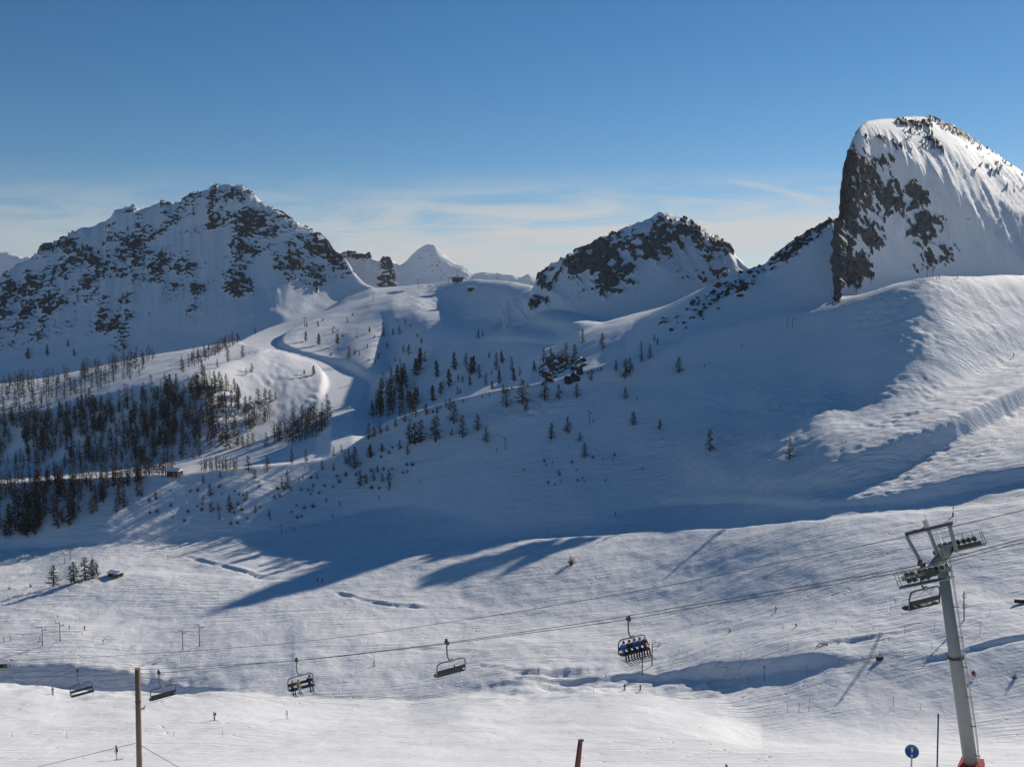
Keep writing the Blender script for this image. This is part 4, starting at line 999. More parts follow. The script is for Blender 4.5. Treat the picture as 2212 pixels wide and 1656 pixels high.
# ------------------------------------------------------------------ people
def mat_c(name, c): return simple(name, c, 0.8, 0, .12, 6)
CL = {n: mat_c('cloth_' + n, c) for n, c in dict(black=(.012,.013,.016), navy=(.015,.025,.06), blue=(.02,.14,.42), midblue=(.02,.07,.25), red=(.38,.012,.015), darkred=(.13,.015,.02), orange=(.5,.11,.02), yellow=(.42,.30,.03), tan=(.36,.24,.10), white=(.72,.74,.78), pale=(.40,.55,.62), brown=(.08,.05,.03), grey=(.12,.12,.13), mauve=(.30,.22,.30), green=(.03,.12,.06)).items()}
M_SKIN = simple('skin', (.45, .27, .19), .6, 0, .05); M_HAIR = simple('hair', (.03, .02, .015), .8)
M_GOG = simple('goggles', (.02, .02, .025), .2)
POSES = {
 # joint: (x, y, z, radius x, radius y); y is forward
 'ski': dict(pel=(0,-.08,.86,.15,.12), sp=(0,-.02,1.06,.15,.11), ch=(0,.05,1.28,.17,.12), nk=(0,.10,1.46,.06,.06), hd=(0,.13,1.56,.085,.10), ht=(0,.135,1.68,.075,.085),
   ls=(-.20,.06,1.38,.075,.075), le=(-.31,.10,1.12,.055,.055), lw=(-.30,.33,1.05,.04,.04), lh=(-.29,.42,1.05,.045,.035), lt=(-.25,.40,1.09,.018,.018),
   rs=(.20,.06,1.38,.075,.075), re=(.31,.10,1.12,.055,.055), rw=(.30,.33,1.05,.04,.04), rh=(.29,.42,1.05,.045,.035), rt=(.25,.40,1.09,.018,.018),
   lk=(-.12,.14,.50,.08,.08), la=(-.12,-.02,.13,.06,.065), lf=(-.12,.16,.06,.05,.05), rk=(.12,.14,.50,.08,.08), ra=(.12,-.02,.13,.06,.065), rf=(.12,.16,.06,.05,.05)),
 'stand': dict(pel=(0,0,.92,.15,.12), sp=(0,.01,1.12,.15,.11), ch=(0,.02,1.34,.18,.12), nk=(0,.03,1.52,.06,.06), hd=(0,.05,1.62,.085,.10), ht=(0,.05,1.74,.075,.085),
   ls=(-.21,.02,1.44,.075,.075), le=(-.30,-.02,1.17,.055,.055), lw=(-.27,.15,.99,.04,.04), lh=(-.26,.21,.94,.045,.035), lt=(-.22,.22,.97,.018,.018),
   rs=(.21,.02,1.44,.075,.075), re=(.30,-.02,1.17,.055,.055), rw=(.27,.15,.99,.04,.04), rh=(.26,.21,.94,.045,.035), rt=(.22,.22,.97,.018,.018),
   lk=(-.11,.05,.51,.08,.08), la=(-.12,-.01,.13,.06,.065), lf=(-.13,.16,.06,.05,.05), rk=(.11,.05,.51,.08,.08), ra=(.12,-.01,.13,.06,.065), rf=(.13,.16,.06,.05,.05)),
 'bend': dict(pel=(0,-.22,.66,.15,.13), sp=(0,-.06,.80,.15,.12), ch=(0,.16,.94,.17,.13), nk=(0,.32,1.04,.06,.06), hd=(0,.41,1.08,.085,.10), ht=(0,.47,1.17,.075,.085),
   ls=(-.20,.20,1.02,.075,.075), le=(-.36,.30,.86,.055,.055), lw=(-.42,.50,.80,.04,.04), lh=(-.44,.58,.79,.045,.035), lt=(-.40,.57,.83,.018,.018),
   rs=(.20,.20,1.02,.075,.075), re=(.38,.12,.88,.055,.055), rw=(.50,-.05,.84,.04,.04), rh=(.55,-.12,.83,.045,.035), rt=(.51,-.12,.87,.018,.018),
   lk=(-.20,.14,.46,.08,.08), la=(-.22,-.02,.12,.06,.065), lf=(-.24,.15,.05,.05,.05), rk=(.20,.14,.46,.08,.08), ra=(.22,-.02,.12,.06,.065), rf=(.24,.15,.05,.05,.05)),
 'sit': dict(pel=(0,0,.10,.16,.14), sp=(0,-.02,.32,.15,.12), ch=(0,.0,.55,.18,.13), nk=(0,.04,.73,.06,.06), hd=(0,.07,.83,.085,.10), ht=(0,.07,.95,.08,.09),
   ls=(-.20,.0,.64,.075,.075), le=(-.27,.10,.38,.055,.055), lw=(-.20,.34,.30,.04,.04), lh=(-.18,.43,.30,.045,.035), lt=(-.14,.42,.34,.018,.018),
   rs=(.20,.0,.64,.075,.075), re=(.27,.10,.38,.055,.055), rw=(.20,.34,.30,.04,.04), rh=(.18,.43,.30,.045,.035), rt=(.14,.42,.34,.018,.018),
   lk=(-.13,.50,.08,.08,.08), la=(-.13,.58,-.36,.06,.065), lf=(-.13,.76,-.46,.05,.05), rk=(.13,.50,.08,.08,.08), ra=(.13,.58,-.36,.06,.065), rf=(.13,.76,-.46,.05,.05)),
 'ground': dict(pel=(0,0,.14,.17,.15), sp=(0,-.08,.34,.15,.12), ch=(0,-.10,.56,.18,.13), nk=(0,-.06,.73,.06,.06), hd=(0,-.03,.83,.085,.10), ht=(0,-.03,.95,.08,.09),
   ls=(-.20,-.10,.65,.075,.075), le=(-.34,-.20,.40,.055,.055), lw=(-.38,-.30,.14,.04,.04), lh=(-.39,-.33,.06,.045,.035), lt=(-.35,-.33,.08,.018,.018),
   rs=(.20,-.10,.65,.075,.075), re=(.32,.06,.44,.055,.055), rw=(.22,.30,.42,.04,.04), rh=(.19,.38,.43,.045,.035), rt=(.15,.37,.46,.018,.018),
   lk=(-.20,.42,.38,.08,.08), la=(-.22,.70,.12,.06,.065), lf=(-.24,.84,.16,.05,.05), rk=(.20,.42,.38,.08,.08), ra=(.22,.70,.12,.06,.065), rf=(.24,.84,.16,.05,.05)),
}
BONES = [('pel','sp'),('sp','ch'),('ch','nk'),('nk','hd'),('hd','ht'),('ch','ls'),('ls','le'),('le','lw'),('lw','lh'),('lw','lt'),('ch','rs'),('rs','re'),('re','rw'),('rw','rh'),('rw','rt'),('pel','lk'),('lk','la'),('la','lf'),('pel','rk'),('rk','ra'),('ra','rf')]
PART = dict(pel=1, sp=0, ch=0, nk=2, hd=2, ht=3, ls=0, le=0, lw=0, lh=4, lt=4, rs=0, re=0, rw=0, rh=4, rt=4, lk=1, la=1, lf=5, rk=1, ra=1, rf=5)
def body_mesh(pose):
    J = POSES[pose]; names = list(J)
    me = bpy.data.meshes.new('tmp'); me.from_pydata([J[n][:3] for n in names], [(names.index(a), names.index(b)) for a, b in BONES], [])
    o = bpy.data.objects.new('tmp', me); COL.objects.link(o)
    md = o.modifiers.new('skin', 'SKIN'); md.use_smooth_shade = True
    sk = me.skin_vertices[0].data if me.skin_vertices else me.attributes.get('skin')
    if not me.skin_vertices:
        bpy.context.view_layer.objects.active = o
        bpy.ops.mesh.customdata_skin_add()
    for i, n in enumerate(names):
        d = me.skin_vertices[0].data[i]; d.radius = J[n][3:5]; d.use_root = (n == 'pel')
    sb = o.modifiers.new('sub', 'SUBSURF'); sb.levels = 1; sb.render_levels = 1
    bpy.context.view_layer.update()
    ev = o.evaluated_get(bpy.context.evaluated_depsgraph_get())
    out = bpy.data.meshes.new_from_object(ev); out.name = 'body_' + pose
    out.materials.clear()
    P = np.array([J[n][:3] for n in names])
    cents = np.array([p.center[:] for p in out.polygons])
    near = np.argmin(((cents[:, None, :] - P[None]) ** 2).sum(-1), 1)
    for k in range(6): out.materials.append(None)
    out.polygons.foreach_set('material_index', np.array([PART[names[i]] for i in near], np.int32))
    out.polygons.foreach_set('use_smooth', np.ones(len(out.polygons), bool))
    out.update()
    bpy.data.objects.remove(o)
    return out
BODY = {k: body_mesh(k) for k in POSES}
# face pieces and headgear shared by everybody (unit: metres, placed relative to the head joint)
def face_mesh():
    m = MB(); m.box((0, .098, .02), (.14, .03, .05)); return m.mesh('goggles', M_GOG)
def nose_mesh():
    m = MB(); m._add([(-.014, .095, -.045), (.014, .095, -.045), (0, .125, -.05), (0, .1, 0)], [(0, 1, 2), (0, 2, 3), (1, 3, 2)]); return m.mesh('nose', M_SKIN)
def hat_mesh():
    m = MB(); n = 12
    rings = []
    for t, r in ((.03, .108), (.08, .108), (.13, .085), (.165, .04), (.172, .005)):
        rings.append([(r * math.cos(2 * math.pi * k / n), .01 + r * 1.12 * math.sin(2 * math.pi * k / n), t) for k in range(n)])
    vs = [v for rg in rings for v in rg]; fs = [(i * n + k, i * n + (k + 1) % n, (i + 1) * n + (k + 1) % n, (i + 1) * n + k) for i in range(4) for k in range(n)]
    m._add(vs, fs); return m
FACE, NOSE = face_mesh(), nose_mesh()
HAT = hat_mesh().mesh('helmet', None if False else M_GOG)
def ski_mesh(L=1.65):
    m = MB(); n = 8; vs = []
    for i in range(n + 1):
        t = i / n; y = -.75 + t * L; z = .012 + (.10 * ((t - .88) / .12) ** 2 if t > .88 else 0); w = .045 - (.02 if t in (0, 1) else 0)
        vs += [(-w, y, z), (w, y, z), (w, y, z + .015), (-w, y, z + .015)]
    fs = [(0, 1, 2, 3)[::-1], (4 * n, 4 * n + 1, 4 * n + 2, 4 * n + 3)]
    for i in range(n):
        for k in range(4): fs.append((4 * i + k, 4 * i + (k + 1) % 4, 4 * i + 4 + (k + 1) % 4, 4 * i + 4 + k))
    m._add(vs, fs); return m
SKI = ski_mesh().mesh('ski', M_DARK); SKI_L = ski_mesh().mesh('ski', CL['pale'])
BOARD = MB(); BOARD.box((0, 0, .012), (1.5, .27, .02)); BOARD = BOARD.mesh('snowboard', M_DARK)
POLE = MB(); POLE.tube([(0, 0, 0), (0, 0, 1.15)], .012, 5); POLE.disc((0, 0, .06), (0, 0, 1), .05, .01, 10); POLE = POLE.mesh('ski_pole', M_STEEL)
PACK = MB(); PACK.box((0, 0, 0), (.30, .18, .44)); PACK = PACK.mesh('backpack', CL['darkred'])
def person(label, loc, rz, pose='ski', top='black', legs='black', hat='black', gear='skis', pack=False, group='skiers', tilt=0.0, scale=1.0):
    o = thing('person', label, 'person', loc, rz, group); o.scale = (scale,) * 3
    o.rotation_euler = (tilt, 0, rz)
    b = put(bpy.data.objects.new('body', BODY[pose]), o)
    for i, m in enumerate([CL[top], CL[legs], M_SKIN, M_HAIR, CL['black'], CL['grey']]):
        b.material_slots[i].link = 'OBJECT'; b.material_slots[i].material = m
    hd = Vector(POSES[pose]['hd'][:3])
    for nm, me in (('goggles', FACE), ('nose', NOSE)):
        c = put(bpy.data.objects.new(nm, me), o); c.location = hd
    h = put(bpy.data.objects.new('helmet', HAT), o); h.location = hd; h.material_slots[0].link = 'OBJECT'; h.material_slots[0].material = CL[hat]
    J = POSES[pose]
    if gear == 'skis':
        for f in ('lf', 'rf'):
            s = put(bpy.data.objects.new('ski', SKI_L if top == 'pale' else SKI), o)
            s.location = (J[f][0], J[f][1] - .10, J[f][2] - .075)
            if pose == 'sit': s.rotation_euler = (-.12, 0, 0); s.location.z -= .02; s.scale = (1, .78, 1)
        if pose in ('ski', 'stand'):
            for f, g in (('lh', -.1), ('rh', .1)):
                s = put(bpy.data.objects.new('ski_pole', POLE), o); hnd = Vector(J[f][:3])
                tip = Vector((hnd.x + g, hnd.y - .35, .03)); s.location = tip
                s.rotation_euler = (hnd - tip).to_track_quat('Z', 'Y').to_euler(); s.scale = (1, 1, (hnd - tip).length / 1.15 + .05)
    elif gear == 'board':
        s = put(bpy.data.objects.new('snowboard', BOARD), o); s.location = ((J['lf'][0] + J['rf'][0]) / 2, (J['la'][1] + J['lf'][1]) / 2, max(J['lf'][2] - .075, -.5)); s.rotation_euler = (0, 0, .1) if pose != 'ground' else (.9, 0, 0)
    if pack:
        s = put(bpy.data.objects.new('backpack', PACK), o); s.location = (0, J['ch'][1] - .20, J['ch'][2])
    return o
def rider(chair, x, label, **kw):
    """somebody sitting on a chair"""
    sg = 1; ox = -.42
    sz = chair.scale.z
    M = Matrix.Translation(chair.location) @ Matrix.Rotation(chair.rotation_euler.z, 4, 'Z')
    p = M @ Vector((ox + x, .20, -2.555 * sz))
    return person(label, p, chair.rotation_euler.z, 'sit', group='riders on the chairlift', **kw)
rider(chU1, 1.12, 'rider in a bright blue jacket at the outer end of the full chair', top='blue', legs='black', hat='black')
rider(chU1, .55, 'rider in black jacket and brown trousers on the full chair', top='black', legs='brown', hat='black')
rider(chU1, .02, 'rider in a mid blue jacket in the middle of the full chair', top='midblue', legs='black', hat='navy')
rider(chU1, -.50, 'rider in navy clothes with a pale helmet on the full chair', top='midblue', legs='black', hat='grey')
rider(chU1, -1.05, 'rider in dark red jacket and white helmet at the pylon end of the full chair', top='darkred', legs='navy', hat='white')
rider(chU2, 1.05, 'rider in dark red jacket at the end of the half empty chair', top='darkred', legs='black', hat='grey', scale=.9)
rider(chU2, .40, 'small rider in yellow and pale blue ski suit on the half empty chair', top='yellow', legs='pale', hat='black', scale=.88)
rider(chU2, -.85, 'rider all in black sitting apart on the half empty chair', top='black', legs='black', hat='black', scale=1.05)

def skier(px, py, label, rz, h=None, sheet=None, **kw):
    p = (sheet or G).find(px, py)
    kw.setdefault('group', 'skiers on the pistes')
    return person(label, p + Vector((0, 0, .02)), rz, scale=kw.pop('scale', 1.0), **kw)
skier(253, 1641, 'skier in black jacket and white trousers on the near slope beside the wooden post', 2.2, pose='stand', top='black', legs='white', hat='brown')
skier(464, 1556, 'skier in mauve top with dark backpack crossing the near slope', 1.5, pose='ski', top='mauve', legs='darkred', hat='navy', pack=True)
skier(621, 1552, 'skier in a white and pale blue suit below the half empty chair', 1.9, pose='ski', top='pale', legs='white', hat='black')
skier(312, 1533, 'snowboarder in a yellow jacket sitting on the near slope', 1.2, pose='ground', top='yellow', legs='grey', hat='black', gear='board')
skier(1163, 1456, 'skier in black jacket and orange trousers on the groomed track', 1.6, pose='stand', top='black', legs='orange', hat='black', scale=1.05)
skier(808, 1438, 'skier in black standing on the groomed track between two chairs', 1.3, pose='stand', top='black', legs='black', hat='darkred')
skier(982, 1447, 'skier dressed in red seen through the empty chair frame', 1.0, pose='ski', top='red', legs='red', hat='black', scale=1.1)
skier(1676, 1322, 'skier in dark blue leaning uphill on the wide lit piste', 1.3, pose='ski', top='navy', legs='navy', hat='black', scale=1.1)
skier(1577, 1366, 'snowboarder in tan jacket bending forward on the wide lit piste', 1.9, pose='bend', top='tan', legs='brown', hat='brown', gear='board', scale=1.1)
skier(1719, 1355, 'person in red crouching on the piste edge', 2.6, pose='bend', top='red', legs='darkred', hat='darkred', gear='board')
skier(2102, 1459, 'person in a red jacket seen on the slope behind the pylon', 2.9, pose='ground', top='red', legs='red', hat='darkred', gear=None, scale=1.3)
for x, y, lb in [(1349, 1495, 'person in black half hidden behind the snow brow below the full chair'), (1383, 1496, 'person in grey half hidden behind the snow brow, standing furthest from the posts shadow'), ]:
    skier(x, y - 4, lb, .4, pose='stand', top='black' if x < 1360 else 'grey', legs='black', hat='black')
skier(223, 1390, 'dark skier below the paired drag lift posts', 1.9, pose='ski', top='black', legs='grey', hat='black', group='skiers at the drag lift')
skier(183, 1361, 'dark skier behind the drag lift posts, further up', 1.2, pose='stand', top='navy', legs='navy', hat='black', group='skiers at the drag lift')
skier(150, 1358, 'child in black behind the drag lift posts', 1.0, pose='stand', top='black', legs='grey', hat='grey', scale=.8, group='skiers at the drag lift')
skier(87, 1385, 'skier in grey and black standing at the foot of a drag lift post', 2.0, pose='ski', top='grey', legs='black', hat='black', group='skiers at the drag lift')
skier(9, 1386, 'skier in red near the drag lift', 2.2, pose='ski', top='red', legs='red', hat='black', group='skiers at the drag lift')
skier(23, 1383, 'skier in orange and yellow near the drag lift', 2.0, pose='stand', top='yellow', legs='orange', hat='black', group='skiers at the drag lift')
skier(686, 1256, 'one of two skiers in black side by side at the tip of the great shadow', 1.1, pose='stand', top='black', legs='black', hat='black', group='pair of skiers at the shadow tip')
skier(696, 1258, 'one of two skiers in black side by side at the tip of the great shadow', .8, pose='stand', top='black', legs='black', hat='black', group='pair of skiers at the shadow tip')
skier(1117, 1170, 'skier in red on the edge between light and shadow', 2.0, pose='ski', top='red', legs='darkred', hat='black')
skier(363, 1206, 'lone skier in grey near the cut in the snow bank', 2.0, pose='ski', top='grey', legs='grey', hat='black')
skier(114, 1499, 'person in dark red half hidden behind the snow brow beside the gully', 0.5, pose='stand', top='darkred', legs='darkred', hat='black')
for x, y in [(1281,912),(1073,975),(1521,793),(1375,865),(906,1042),(818,1078),(1329,1114),(1602,751),(2189,770),(718,1117),(635,1146)]:
    skier(x, y, 'dark figure riding the drag lift up the shaded slope', -.9, pose='stand', top='black', legs='black', hat='black', group='riders on the shaded drag lift')
for x, y in [(738,838),(770,830),(680,1000-40),(640,975),(700,948)]:
    skier(x, y, 'tiny skier on the winding piste in the valley', 2.0, pose='ski', top='black', legs='black', hat='black', group='skiers on the winding piste')
for x, y in [(2029,600),(2068,601)]:
    skier(x, y, 'dark figure standing on the sunlit shoulder beneath the cliff', 2.0, pose='stand', top='black', legs='black', hat='black', group='people on the shoulder')

# ------------------------------------------------------------------ drag lift posts, masts, marker poles
def wheel(c, axis, r, parent, mat, spokes=6):
    m = MB(); m.disc(c, axis, r, .07, 24, r * .86); w = m.build('pulley', mat, parent)
    a = Vector(axis).normalized(); e = a.orthogonal().normalized(); f = a.cross(e); m = MB()
    for k in range(spokes):
        t = 2 * math.pi * k / spokes; m.tube([Vector(c), Vector(c) + (e * math.cos(t) + f * math.sin(t)) * r * .9], .022, 5)
    m.build('spokes', mat, w)
    return w
def T_post(px, py, hpx, label, mat, rz, group=None, double=False, sheet=None, name='lift_post', lean=0.0, hm=None):
    p = (sheet or G).find(px, py); h = hm or hpx * p.y / FPX
    o = thing(name, label, 'lift post', p, rz, group)
    o.rotation_euler = (0, lean, rz)
    MB().tube([(0, 0, -.5), (0, 0, h)], [.14, .11], 10).build('mast', mat, o, True)
    k = h / 8.0
    for s_, z in ((-1, h - .15), (1, h - 1.0 * k - .3)):
        m = MB(); m.box((s_ * .75 * k, 0, z), (1.5 * k, .12, .14)); arm = m.build('arm', mat, o)
        MB().tube([(0, 0, z - .6 * k), (s_ * 1.2 * k, 0, z)], .035, 5).build('brace', mat, arm)
        for q in (-.28, .28):
            wheel((s_ * 1.45 * k, q * k * 1.3, z + .16), (1, 0, .15), .30 * k, o, mat, 5)
        m = MB(); m.box((s_ * 1.45 * k, 0, z + .1), (.10, 1.0 * k, .12)); m.build('wheel_beam', mat, o)
    return o
for x, y, h, lb in [(92,1394,43,'drag lift post beside the gully, the lower of the first pair'), (130,1385,44,'drag lift post beside the gully, the upper of the first pair'),
                    (395,1403,46,'drag lift post with long shadow, the lower of the second pair'), (431,1395,50,'drag lift post with long shadow, the upper of the second pair')]:
    T_post(x, y, h, lb, M_RUST, .35, 'drag lift posts on the plain')
for x, y, h, ln, lb in [(1273,917,30,.0,'green drag lift post beside a rider on the shaded slope'), (1092,970,28,.14,'leaning green drag lift post below the crest trees'), (609,1152,22,.1,'green drag lift post at the foot of the shaded bank')]:
    T_post(x, y, h, lb, M_GREEN, .6, 'green drag lift posts', lean=-ln)
for x, y, h in [(1700,706,26),(1711,710,28)]: T_post(x, y, h, 'one of two green lift posts side by side high on the shaded slope', M_GREEN, .6, 'paired green lift posts')
for x, y, h in [(2003,600,24),(2014,600,20)]: T_post(x, y, h, 'green lift post on the skyline of the sunlit shoulder', M_GREEN, .6, 'lift posts on the shoulder')
T_post(1798, 658, 20, 'slim dark post on the shaded slope below the cliff', M_DARK, .2)
for x, y, h in [(139,1218,26),(152,1209,30)]: T_post(x, y, h, 'thin green lift post behind the larch clump', M_GREEN, .5, 'thin green lift posts')
def T_mast(px, py, hpx, label):
    p = G.find(px, py); h = hpx * p.y / FPX
    o = thing('chairlift_mast', label, 'lift post', p, .3, 'chairlift masts near the saddle')
    MB().tube([(0, 0, -1), (0, 0, h)], [.45, .32], 10).build('mast', M_DARK, o)
    m = MB(); m.box((0, 0, h), (h * .55, .5, .5)); m.build('crossarm', M_DARK, o)
    for s_ in (-1, 1):
        m = MB(); m.box((s_ * h * .25, 0, h + .35), (.5, 3.2, .5)); m.build('sheave_train', M_DARK, o)
for x, y, h, lb in [(658,706,19,'far chairlift mast at the bend of the winding piste'),(806,649,17,'far chairlift mast below the saddle'),(903,621,17,'far chairlift mast on the saddle skyline'),(969,612,12,'short chairlift mast beside the top station')]: T_mast(x, y, h, lb)
# posts with big pulleys beside the full chair
def pulley_post(px, py, hpx, label, big, mat=M_RUST, rz=.3):
    p = G.find(px, py); h = hpx * p.y / FPX
    o = thing('pulley_post', label, 'lift post', p, rz, 'posts with pulleys')
    MB().tube([(0, 0, -.4), (0, 0, h)], [.17, .14], 10).build('mast', mat, o)
    m = MB(); m.box((.9, 0, h * .86), (2.2, .12, .14)); m.build('arm', mat, o)
    MB().tube([(0, 0, h * .62), (1.9, 0, h * .86)], .04, 5).build('brace', mat, o)
    if big:
        wheel((.5, .1, h + .35), (.2, -.7, .7), .68, o, mat); wheel((2.1, 0, h * .95), (.1, -.9, .4), .5, o, mat)
        wheel((.1, .35, h * .40), (.2, 1, 0), .42, o, mat); wheel((-.7, .35, h * .42), (.2, 1, 0), .42, o, mat)
    else:
        wheel((-.45, 0, h + .05), (.1, -1, .2), .42, o, mat); wheel((-.95, 0, h * .86), (.1, -1, .2), .36, o, mat); wheel((.55, 0, h * .76), (.1, -1, .2), .36, o, mat)
pulley_post(1387, 1456, 54, 'lift post with small pulleys beside the feet of the full chair', False)
pulley_post(1408, 1437, 50, 'lift post with large tilted pulley behind the full chair', True)
p = G.find(2082, 1339); h = 66 * p.y / FPX
o = thing('pulley_post', 'dark post with two pulleys one above the other behind the pylon', 'lift post', p, .25, 'posts with pulleys'); o.rotation_euler = (0, -.05, .25)
MB().tube([(0, 0, -.4), (0, 0, h)], [.15, .12], 10).build('mast', M_DARK, o)
for z in (.84, .49): wheel((0, -.15, h * z), (.1, -1, .1), .62, o, M_DARK, 4)
m = MB(); m.box((.8, 0, h * .93), (1.6, .1, .08)); m.build('arm', M_DARK, o)
# leaning lattice mast
b0 = G.find(1872, 1431); t0 = at(1900, 1372, b0.y + 1.0)
o = thing('lattice_mast', 'leaning steel lattice mast with a pulley at its top and guy wires', 'lift post', b0)
d = t0 - b0; sx = Vector((.34, .1, 0)); sy = Vector((-.1, .34, 0))
cs = [(-1, -1), (1, -1), (1, 1), (-1, 1)]
for a, c in cs:
    MB().tube([sx * a + sy * c - d * .05, d + (sx * a + sy * c) * .45], .04, 5).build('leg', M_RUST, o)
nb = 13; m = MB()
for k in range(nb):
    t1, t2 = k / nb, (k + 1) / nb
    for j in range(4):
        a0, a1 = cs[j], cs[(j + 1) % 4]
        q0 = d * t1 + (sx * a0[0] + sy * a0[1]) * (1 - .55 * t1); q1 = d * t2 + (sx * a1[0] + sy * a1[1]) * (1 - .55 * t2)
        m.tube([q0, q1], .022, 4, False)
m.build('bracing', M_RUST, o)
wheel(d + Vector((.2, 0, .35)), (.3, -1, .1), .55, o, M_RUST)
for g_ in ((1925, 1410), (1938, 1404)):
    e = G.find(*g_); MB().tube([d, e - b0], .012, 4).build('guy_wire', M_DARK, o)
p = G.find(1900, 1424); o = thing('machine_box', 'dark metal counterweight box beside the leaning lattice mast', 'machine', p, .5)
m = MB(); m.box((0, 0, .35), (1.5, .9, .8)); m.build('housing', M_DARK, o); m = MB(); m.box((0, 0, .80), (1.55, .95, .08)); m.build('lid', M_GREEN, o); MB().tube([(0, 0, .8), (0, 0, 1.9)], .09, 8).build('pipe', M_DARK, o)
# dismantled lift parts on the piste edge
p = G.find(1773, 1394); o = thing('scrap_pile', 'pile of dark dismantled lift parts lying on the piste edge', 'scrap', p, .2)
for k in range(7):
    m = MB(); m.box((rnd.uniform(-1.1, 1.1), rnd.uniform(-.4, .4), .15 + .08 * k), (rnd.uniform(1.2, 2.2), .16, .14), Matrix.Rotation(rnd.uniform(-.5, .5), 3, 'Z') @ Matrix.Rotation(rnd.uniform(-.2, .2), 3, 'Y')); m.build('beam', M_RUST, o)
MB().tube([(1.2, 0, .2), (1.9, .1, .7), (3.0, .2, .1)], .06, 5).build('bracket', M_RUST, o)
p = G.find(1811, 1387); o = thing('loose_pulley', 'loose pulley wheel standing in the snow beside the scrap pile', 'wheel', p + Vector((0, 0, .5)))
wheel((0, 0, 0), (.3, -1, .1), .55, o, M_RUST)
p = G.find(2204, 1302); o = thing('timber_stack', 'dark timbers stacked on the snow edge beyond the pylon', 'timber', p, -.15)
for k in range(3):
    m = MB(); m.box((.4, 0, .18 + .30 * k), (3.6, .5, .24)); m.build('timber', M_WOODD, o)
# mast on the mound
p = G.find(2058, 1115); h = 24 * p.y / FPX
o = thing('marker_mast', 'slim mast with dark wrapped base on a snow mound above the pylon', 'mast', p)
MB().tube([(0, 0, -.3), (0, 0, h)], [.09, .05], 8).build('pole', M_DARK, o); MB().tube([(0, 0, -.2), (0, 0, h * .4)], [.28, .2], 10).build('wrap', M_PURPLE, o); m = MB(); m.box((0, 0, h * .8), (.4, .2, .35)); m.build('instrument', M_DARK, o)
# marker poles
mk = crop(1856, 1250, 2.494, [(275,935,55),(590,1025,45),(395,1060,40),(188,1100,35),(765,860,45),(1002,830,55),(1188,795,40),(1472,825,85),(1533,705,35),(1170,925,45),(998,965,40),(405,1310,90),(345,1310,60),(272,1310,50),(932,1280,70),(1100,1300,50),(245,805,45),(576,768,35)])
mk += crop(1200, 1450, 3.16, [(2050,610,65),(2050,800,60),(1800,830,40),(890,880,50),(835,580,50),(1560,560,40),(1625,590,50)])
mk += crop(0, 1450, 3.16, [(775,290,105),(710,270,35),(940,235,40),(920,255,25),(628,305,30),(95,1230,45),(528,1240,60),(1370,1225,45),(1758,1225,55)])
MKP = MB(); MKP.tube([(0, 0, -.1), (0, 0, 1)], .5, 6)
MKM = [MKP.mesh('marker_pole', M_ORANGE), MB().tube([(0, 0, -.1), (0, 0, 1)], .5, 6).mesh('marker_pole', M_PURPLE)]
for x, y, h in mk:
    p = G.find(x, y); hm = h * p.y / FPX
    o = put(bpy.data.objects.new('marker_pole', MKM[0] if x > 1400 else MKM[1])); o.location = p; r_ = .028 if p.y < 200 else .04
    o.scale = (2 * r_, 2 * r_, hm); o.rotation_euler = (rnd.uniform(-.05, .05), rnd.uniform(-.05, .05), 0)
    if x > 1400: tag(o, 'thin orange marker pole along the lift corridor beside the pylon', 'pole', 'orange marker poles')
    elif x < 330 or y < 1560: tag(o, 'thin dark marker pole standing in the open piste', 'pole', 'dark marker poles')
    else: tag(o, 'thin dark marker pole on the near slope', 'pole', 'near marker poles')
for x, y, h, lb, m_, r_ in [(1650,1470,32,'thick dark pole beside the deep hollow',M_DARK,.08),(1519,1490,18,'red marker pole at the brow below the hollow',M_RED,.06),(457,1404,18,'short pole with a small board beside the second pair of drag lift posts',M_DARK,.04),(1183,1160,20,'pole on the snow ridge beside the great shadow',M_DARK,.06)]:
    p = G.find(x, y); hm = h * p.y / FPX
    o = thing('piste_pole', lb, 'pole', p); MB().tube([(0, 0, -.3), (0, 0, hm)], r_, 8).build('pole', m_, o)
    m = MB(); m.box((0, 0, hm), (r_ * 5, r_ * 1.4, r_ * 5)); m.build('board', m_, o)

# ------------------------------------------------------------------ near posts, sign, banner
def near_post(px_top, py_top, Y, r, label, name, mat, px_bot=None, parts=None):
    t = at(px_top, py_top, Y); b = at(px_bot if px_bot else px_top, 1656, Y)
    d = (t - b).normalized(); zg = -24.0 - (Y - 46) * .47
    k = (t.z - zg) / d.z; base = t - d * (k + .4)
    o = thing(name, label, 'post', base)
    MB().tube([(0, 0, 0), d * (t - base).length * .5, d * (t - base).length], [r * 1.1, r * 1.03, r], 14).build('pole', mat, o, True)
    return o, base, t, d
o, base, t, d = near_post(297, 1443, 46, .125, 'round weathered wooden post close by, held by two wires', 'wooden_post', M_WOOD, 301)
m = MB(); m.disc((t - base) - d * .01, d, .128, .05, 14); m.build('end_cap', M_WOODL, o)
m = MB(); m.disc((t - base) - d * 1.6, d, .14, .06, 14); m.build('band', M_DARK, o)
for a, e in (((293, 1604), (20, 1670)), ((306, 1610), (420, 1676))):
    MB().tube([at(*a, 46) - base, at(*e, 44) - base], .012, 5).build('wire', M_DARK, o)
near_post(2026.5, 1541, 58, .045, 'thin dark pole standing between the round sign and the pylon', 'thin_pole', M_DARK, 2024)
near_post(1569, 1650, 46, .06, 'grey post of which only the tip rises above the snow', 'short_post', M_STEEL)
